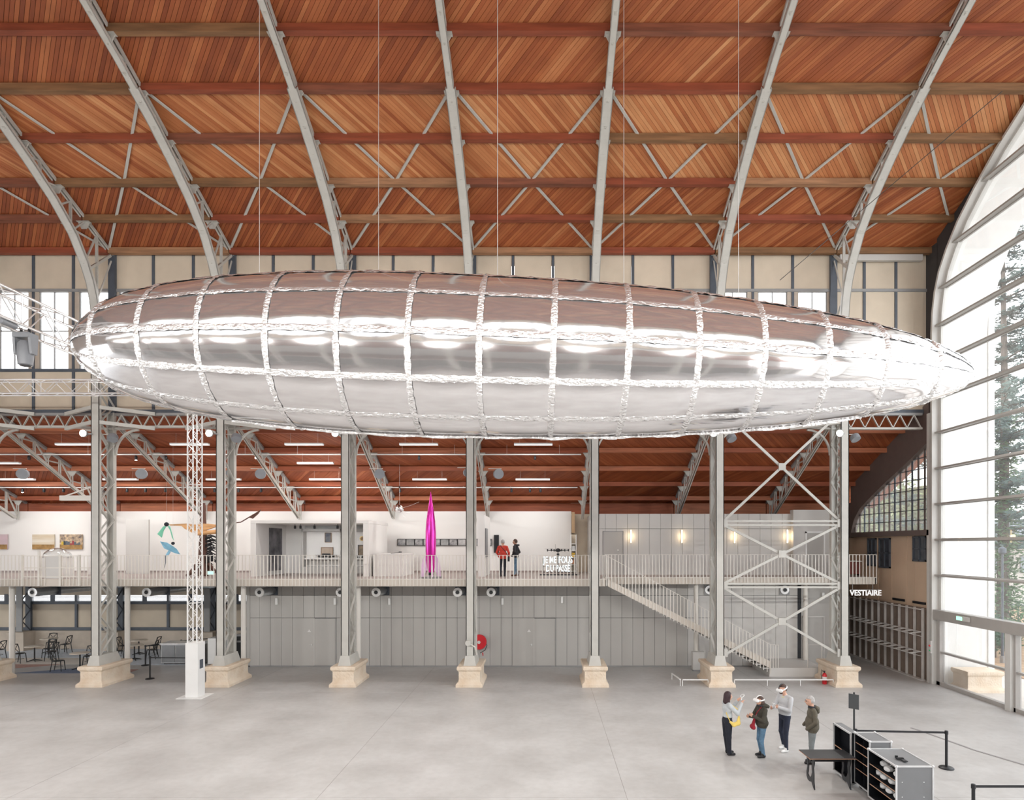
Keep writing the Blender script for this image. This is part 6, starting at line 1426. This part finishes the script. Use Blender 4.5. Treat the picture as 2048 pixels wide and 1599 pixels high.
q = thing('cloth_bag', 'dark red cloth bag hanging at the front of the olive jacket', 'bag', world(t, (.27, .02, .76)), t.rotation_euler.z); WL[q] = Vector(); rbag = M('dark_red_cloth', (.30, .015, .03), .85, var=.2, sc=8)
v, f, tg = sdf([cone((0, -.06, .05), (0, .06, .05), .06, .06, 'a', (.7, 1, 1)), cone((0, 0, .05), (-.06, 0, .3), .065, .03, 'a', (.6, 1.2, 1))], .012); body_obj('pouch', v, f, tg, {'a': rbag}, q); MB().tube([(-.06, 0, .3), (-.1, .05, .45), (-.2, .1, .6)], .01, 6).build('strap', rbag, q)
# tall person with headset
t, c, s = make_person('tall person in a light grey sweatshirt and white shoes holding two controllers', (6.62, 16.5, 0), math.pi + .35, 1.80, dict(top=sweat, bot=ink, shoe=wshoe), legs=[(.10, .15, .08), (-.06, -.12, .02)], arms=[((.10, .29, 1.16), (.34, .16, 1.24)), ((.08, -.30, 1.14), (.32, -.14, 1.16))], belly=1.25, wide=1.15, head=(.06, 0), lean=-.02, hem=1.0, skirt=1.0, hemr=.15, waist=.99)
hair(t, c, s, hbr, 0, front=-.01); headset_on(t, c, s, 'white headset worn by the tall person in the sweatshirt', .35)
v, f, tg = sdf([ell((c.x + .055, c.y, c.z - .085), (.05, .055, .05), 'b')], .011); body_obj('beard', v, f, tg, {'b': hbr}, t); MB().tube([(-.01 + .078 * math.cos(a), .085 * math.sin(a), 1.475 - .02 * math.cos(a)) for a in [2 * math.pi * k / 16 for k in range(16)]], .012, 6, closed=True).build('collar', M('yellow_green_trim', (.62, .60, .22), .8), t, smooth=True)
controller(t, (.44, .13, 1.28), 'white ringed controller in the raised hand of the tall person'); controller(t, (.42, -.10, 1.19), 'white ringed controller in the lower hand of the tall person')
# older person with glasses
t, c, s = make_person('grey-haired person with glasses in an olive hooded jacket, hands in pockets', (6.93, 15.5, 0), math.pi - .2, 1.72, dict(top=taupe, bot=gtr, shoe=bshoe), legs=[(.06, .09, .04), (.0, -.09, .0)], arms=[((-.02, .29, 1.12), (.17, .2, .93)), ((-.03, -.29, 1.12), (.16, -.2, .93))], hem=.78, belly=1.35, wide=1.15, skirt=1.15, head=(.03, 0), hands=(False, False))
hair(t, c, s, hgr, 0, front=-.005); v, f, tg = sdf([cone((-.09, -.08, 1.44), (-.09, .08, 1.44), .045, .045, 'h'), cone((-.12, 0, 1.42), (-.12, 0, 1.34), .06, .06, 'h')], .0115); body_obj('hood', v, f, tg, {'h': taupe}, t); MB().tube([(.0 + .075 * math.cos(a), .08 * math.sin(a), 1.455) for a in [2 * math.pi * k / 16 for k in range(16)]], .03, 8, closed=True).build('collar', blkc, t, smooth=True)
g_ = MB()
for sy in (1, -1): g_.tube([(c.x + .098, c.y + sy * .034 + .022 * math.cos(a), c.z + .004 + .018 * math.sin(a)) for a in [2 * math.pi * k / 10 for k in range(10)]], .0035, 4, closed=True).tube([(c.x + .095, c.y + sy * .056, c.z + .008), (c.x + .0, c.y + sy * .08, c.z + .01)], .003, 4)
g_.build('glasses', black, t)
# two visitors on the gallery
t, c, s = make_person('person in a red coat seen from behind on the gallery with a dark cross-body strap', (-1.92, 27.9, G), math.pi / 2 - .1, 1.70, dict(top=redc, bot=navy, shoe=bshoe), legs=[(.03, .1, .02), (-.02, -.1, .0)], arms=[((.0, .28, 1.12), (.12, .2, .92)), ((-.02, -.29, 1.1), (.05, -.28, .86))], hem=.78, belly=1.2, wide=1.0, skirt=1.1, h=.014, hands=(False, True))
hair(t, c, s, hgr, 0, front=-.0, h=.014); q = thing('cross_body_bag', 'small dark cross-body bag hanging on the red coat', 'bag', world(t, (-.1, -.28, .8)), t.rotation_euler.z); WL[q] = Vector(); MB().bx(-.08, .08, -.06, .02, -.1, .12).build('pouch', blkc, q); MB().tube([(0, 0, .12), (-.08, .08, .3), (-.09, .25, .5), (-.02, .4, .66)], .014, 6).build('strap', blkc, q)
t, c, s = make_person('person in a black hooded jacket and jeans talking to the visitor in red', (-1.34, 28.3, G), math.pi - .25, 1.72, dict(top=blkc, bot=jean, shoe=M('brown_shoes', (.12, .05, .03), .5)), legs=[(.04, .09, .02), (-.04, -.09, .0)], arms=[((-.06, .29, 1.12), (.12, .21, .95)), ((-.1, -.3, 1.12), (.08, -.22, .94))], hem=.82, belly=1.2, wide=1.12, h=.014, hands=(False, False))
hair(t, c, s, hbr, 0, front=.0, h=.014); MB().tube([(-.06 + .09 * math.cos(a), .10 * math.sin(a), 1.455) for a in [2 * math.pi * k / 14 for k in range(14)]], .045, 8, closed=True).build('hood', blkc, t, smooth=True)
# ================================================================ trees and things outside the glass gable
bark = M('bark', (.16, .13, .11), .95, var=.3, sc=5, stretch=(3, 3, .6)); needle = M('blue_green_needles', (.075, .115, .10), .8, var=.3, sc=3); ivy = M('ivy_leaves', (.10, .17, .075), .7, var=.3, sc=4); shrub = M('evergreen_shrub', (.045, .10, .06), .75, var=.3, sc=4)
def leaf_cloud(mb, c, r, n, size, rnd, flat=1.0):
    for _ in range(n):
        while True:
            d = Vector((rnd.uniform(-1, 1), rnd.uniform(-1, 1), rnd.uniform(-1, 1)))
            if d.length < 1: break
        p = c + Vector((d.x * r, d.y * r, d.z * r * flat)); a = Vector((rnd.gauss(0, 1), rnd.gauss(0, 1), rnd.gauss(0, .6))).normalized(); b = a.orthogonal().normalized(); s_ = size * rnd.uniform(.6, 1.3)
        mb.add([p - a * s_, p + b * s_ * .35, p + a * s_, p - b * s_ * .35], [(0, 1, 2, 3)])
def cedar(x, y, hgt, label, seed, ivyh=0, dens=1.0, tr=.32):
    rnd = random.Random(seed); t = thing('conifer_tree', label, 'tree', (x, y, -.08), group='trees outside the glass gable')
    MB().tube([(x, y, -.1), (x + .15, y, hgt * .5), (x, y, hgt)], [tr, tr * .6, .05], 10).build('trunk', bark, t, smooth=True)
    br, lv = MB(), MB(); z = hgt * .22
    while z < hgt * .98:
        for k in range(4):
            a = rnd.uniform(0, 2 * math.pi); L = (1 - z / hgt) * hgt * .28 + 1.1; e = Vector((x + L * math.cos(a), y + L * math.sin(a), z + L * rnd.uniform(-.05, .22))); o_ = Vector((x, y, z))
            br.tube([o_, o_.lerp(e, .5) + V(0, 0, .1), e], [.06, .04, .012], 5)
            for q in range(5):
                f_ = .12 + .88 * q / 4; leaf_cloud(lv, o_.lerp(e, f_), .6, int(46 * dens), .17, rnd, .4)
        z += hgt * .034
    br.build('branches', bark, t); lv.build('needles', needle, t, kind='stuff')
    if ivyh:
        iv = MB()
        for k in range(30): leaf_cloud(iv, Vector((x, y, .4 + ivyh * k / 30)), 1.15 - .4 * k / 30, 150, .15, rnd, .6)
        iv.build('ivy', ivy, t, kind='stuff')
cedar(25.2, 33.0, 25, 'tall ivy-clad conifer standing outside the glass gable', 4, 12.5); cedar(37.5, 44, 24, 'bluish conifer further back outside the glass gable', 8, 0, .9); cedar(46, 48, 19, 'distant conifer behind the fence outside', 15, 6, .7)
cedar(30, 22, 20, 'conifer growing opposite the glass doors outside', 21, 0, .7)
rnd = random.Random(2)
for i, (x, y, r, lb) in enumerate(((22.7, 30.2, 1.35, 'rounded dark evergreen shrub at the foot of the ivy-clad tree'), (28.5, 33.8, 1.6, 'larger evergreen shrub behind the ivy-clad tree'), (21.3, 36.0, 1.3, 'evergreen shrub beside the white porch wall'))):
    t = thing('evergreen_shrub', lb, 'shrub', (x, y, -.05), group='shrubs outside the glass gable'); lv = MB()
    for k in range(9): leaf_cloud(lv, Vector((x + rnd.uniform(-.6, .6) * r, y + rnd.uniform(-.6, .6) * r, rnd.uniform(.35, 1.5) * r)), r * .6, 200, .09, rnd, .8)
    lv.build('foliage', shrub, t, kind='stuff'); MB().tube([(x, y, -.08), (x, y, r)], [.07, .03], 6).build('stem', bark, t)
t = thing('hedge_bank', 'pale green wooded bank beyond the arched grid window', 'hedge', (24, 44, 0), group=None); lv = MB(); pg = M('pale_hedge_leaves', (.22, .25, .13), .8, var=.35, sc=1.5)
for k in range(46):
    c = Vector((rnd.uniform(22.5, 26), rnd.uniform(38.5, 50), rnd.uniform(.5, 10.5))); leaf_cloud(lv, c, 1.5, 130, .26, rnd, .8)
lv.build('foliage', pg, t, kind='stuff'); MB().bx(25, 27, 39, 51, -.1, 9.5).build('bank', M('earth_bank', (.2, .2, .12), .95, var=.3), t)
fn = thing('iron_fence', 'dark iron bar fence along the garden outside', 'fence', (32, 38, 0)); fm = steel_d
for k in range(40): p = V(22 + .6 * k, 41 - .12 * k, 0); MB().bx(p.x - .02, p.x + .02, p.y - .02, p.y + .02, -.08, 1.9).build('bar', fm, fn)
for z in (.3, 1.7): MB().bar((22, 41, z), (45.4, 36.3, z), .03, .05).build('rail', fm, fn)
for x, y, lb in ((22.0, 28.8, 'slim dark lamp post standing in front of the ivy-clad tree'),):
    t = thing('lamp_post', lb, 'lamp post', (x, y, -.08), group='lamp posts outside'); MB().lathe([(.07, -.08), (.055, 1.0), (.045, 5.2)], 10, (x, y, 0)).build('pole', steel_d, t, smooth=True); MB().lathe([(.1, 5.2), (.16, 5.25), (.16, 5.45), (.02, 5.55)], 12, (x, y, 0)).build('lantern', steel_d, t, smooth=True); MB().lathe([(.11, -.08), (.1, .3)], 10, (x, y, 0)).build('base', steel_m, t)
wl_ = M('pale_house_render', (.68, .66, .64), .9)
t = thing('low_house', 'pale low house with a window band far behind the trees', 'house', (48, 56, 0)); MB().bx(36, 60, 55, 62, -.1, 5.6).build('wall', wl_, t); MB().hexa([(35.5, 54.5, 5.6), (60.5, 54.5, 5.6), (60.5, 62.5, 5.6), (35.5, 62.5, 5.6), (36, 58, 8), (60, 58, 8), (60, 59, 8), (36, 59, 8)]).build('roof', M('slate_roof', (.16, .17, .19), .7), t)
for k in range(7):
    f_ = MB().bx(37.2 + 3.2 * k, 38.6 + 3.2 * k, 54.95, 55.02, 3.0, 4.6).build('window', steel_m, t); MB().bx(37.3 + 3.2 * k, 38.5 + 3.2 * k, 54.93, 54.96, 3.1, 4.5).build('pane', M('far_pane_%d' % k, (.35, .4, .45), .2), f_)
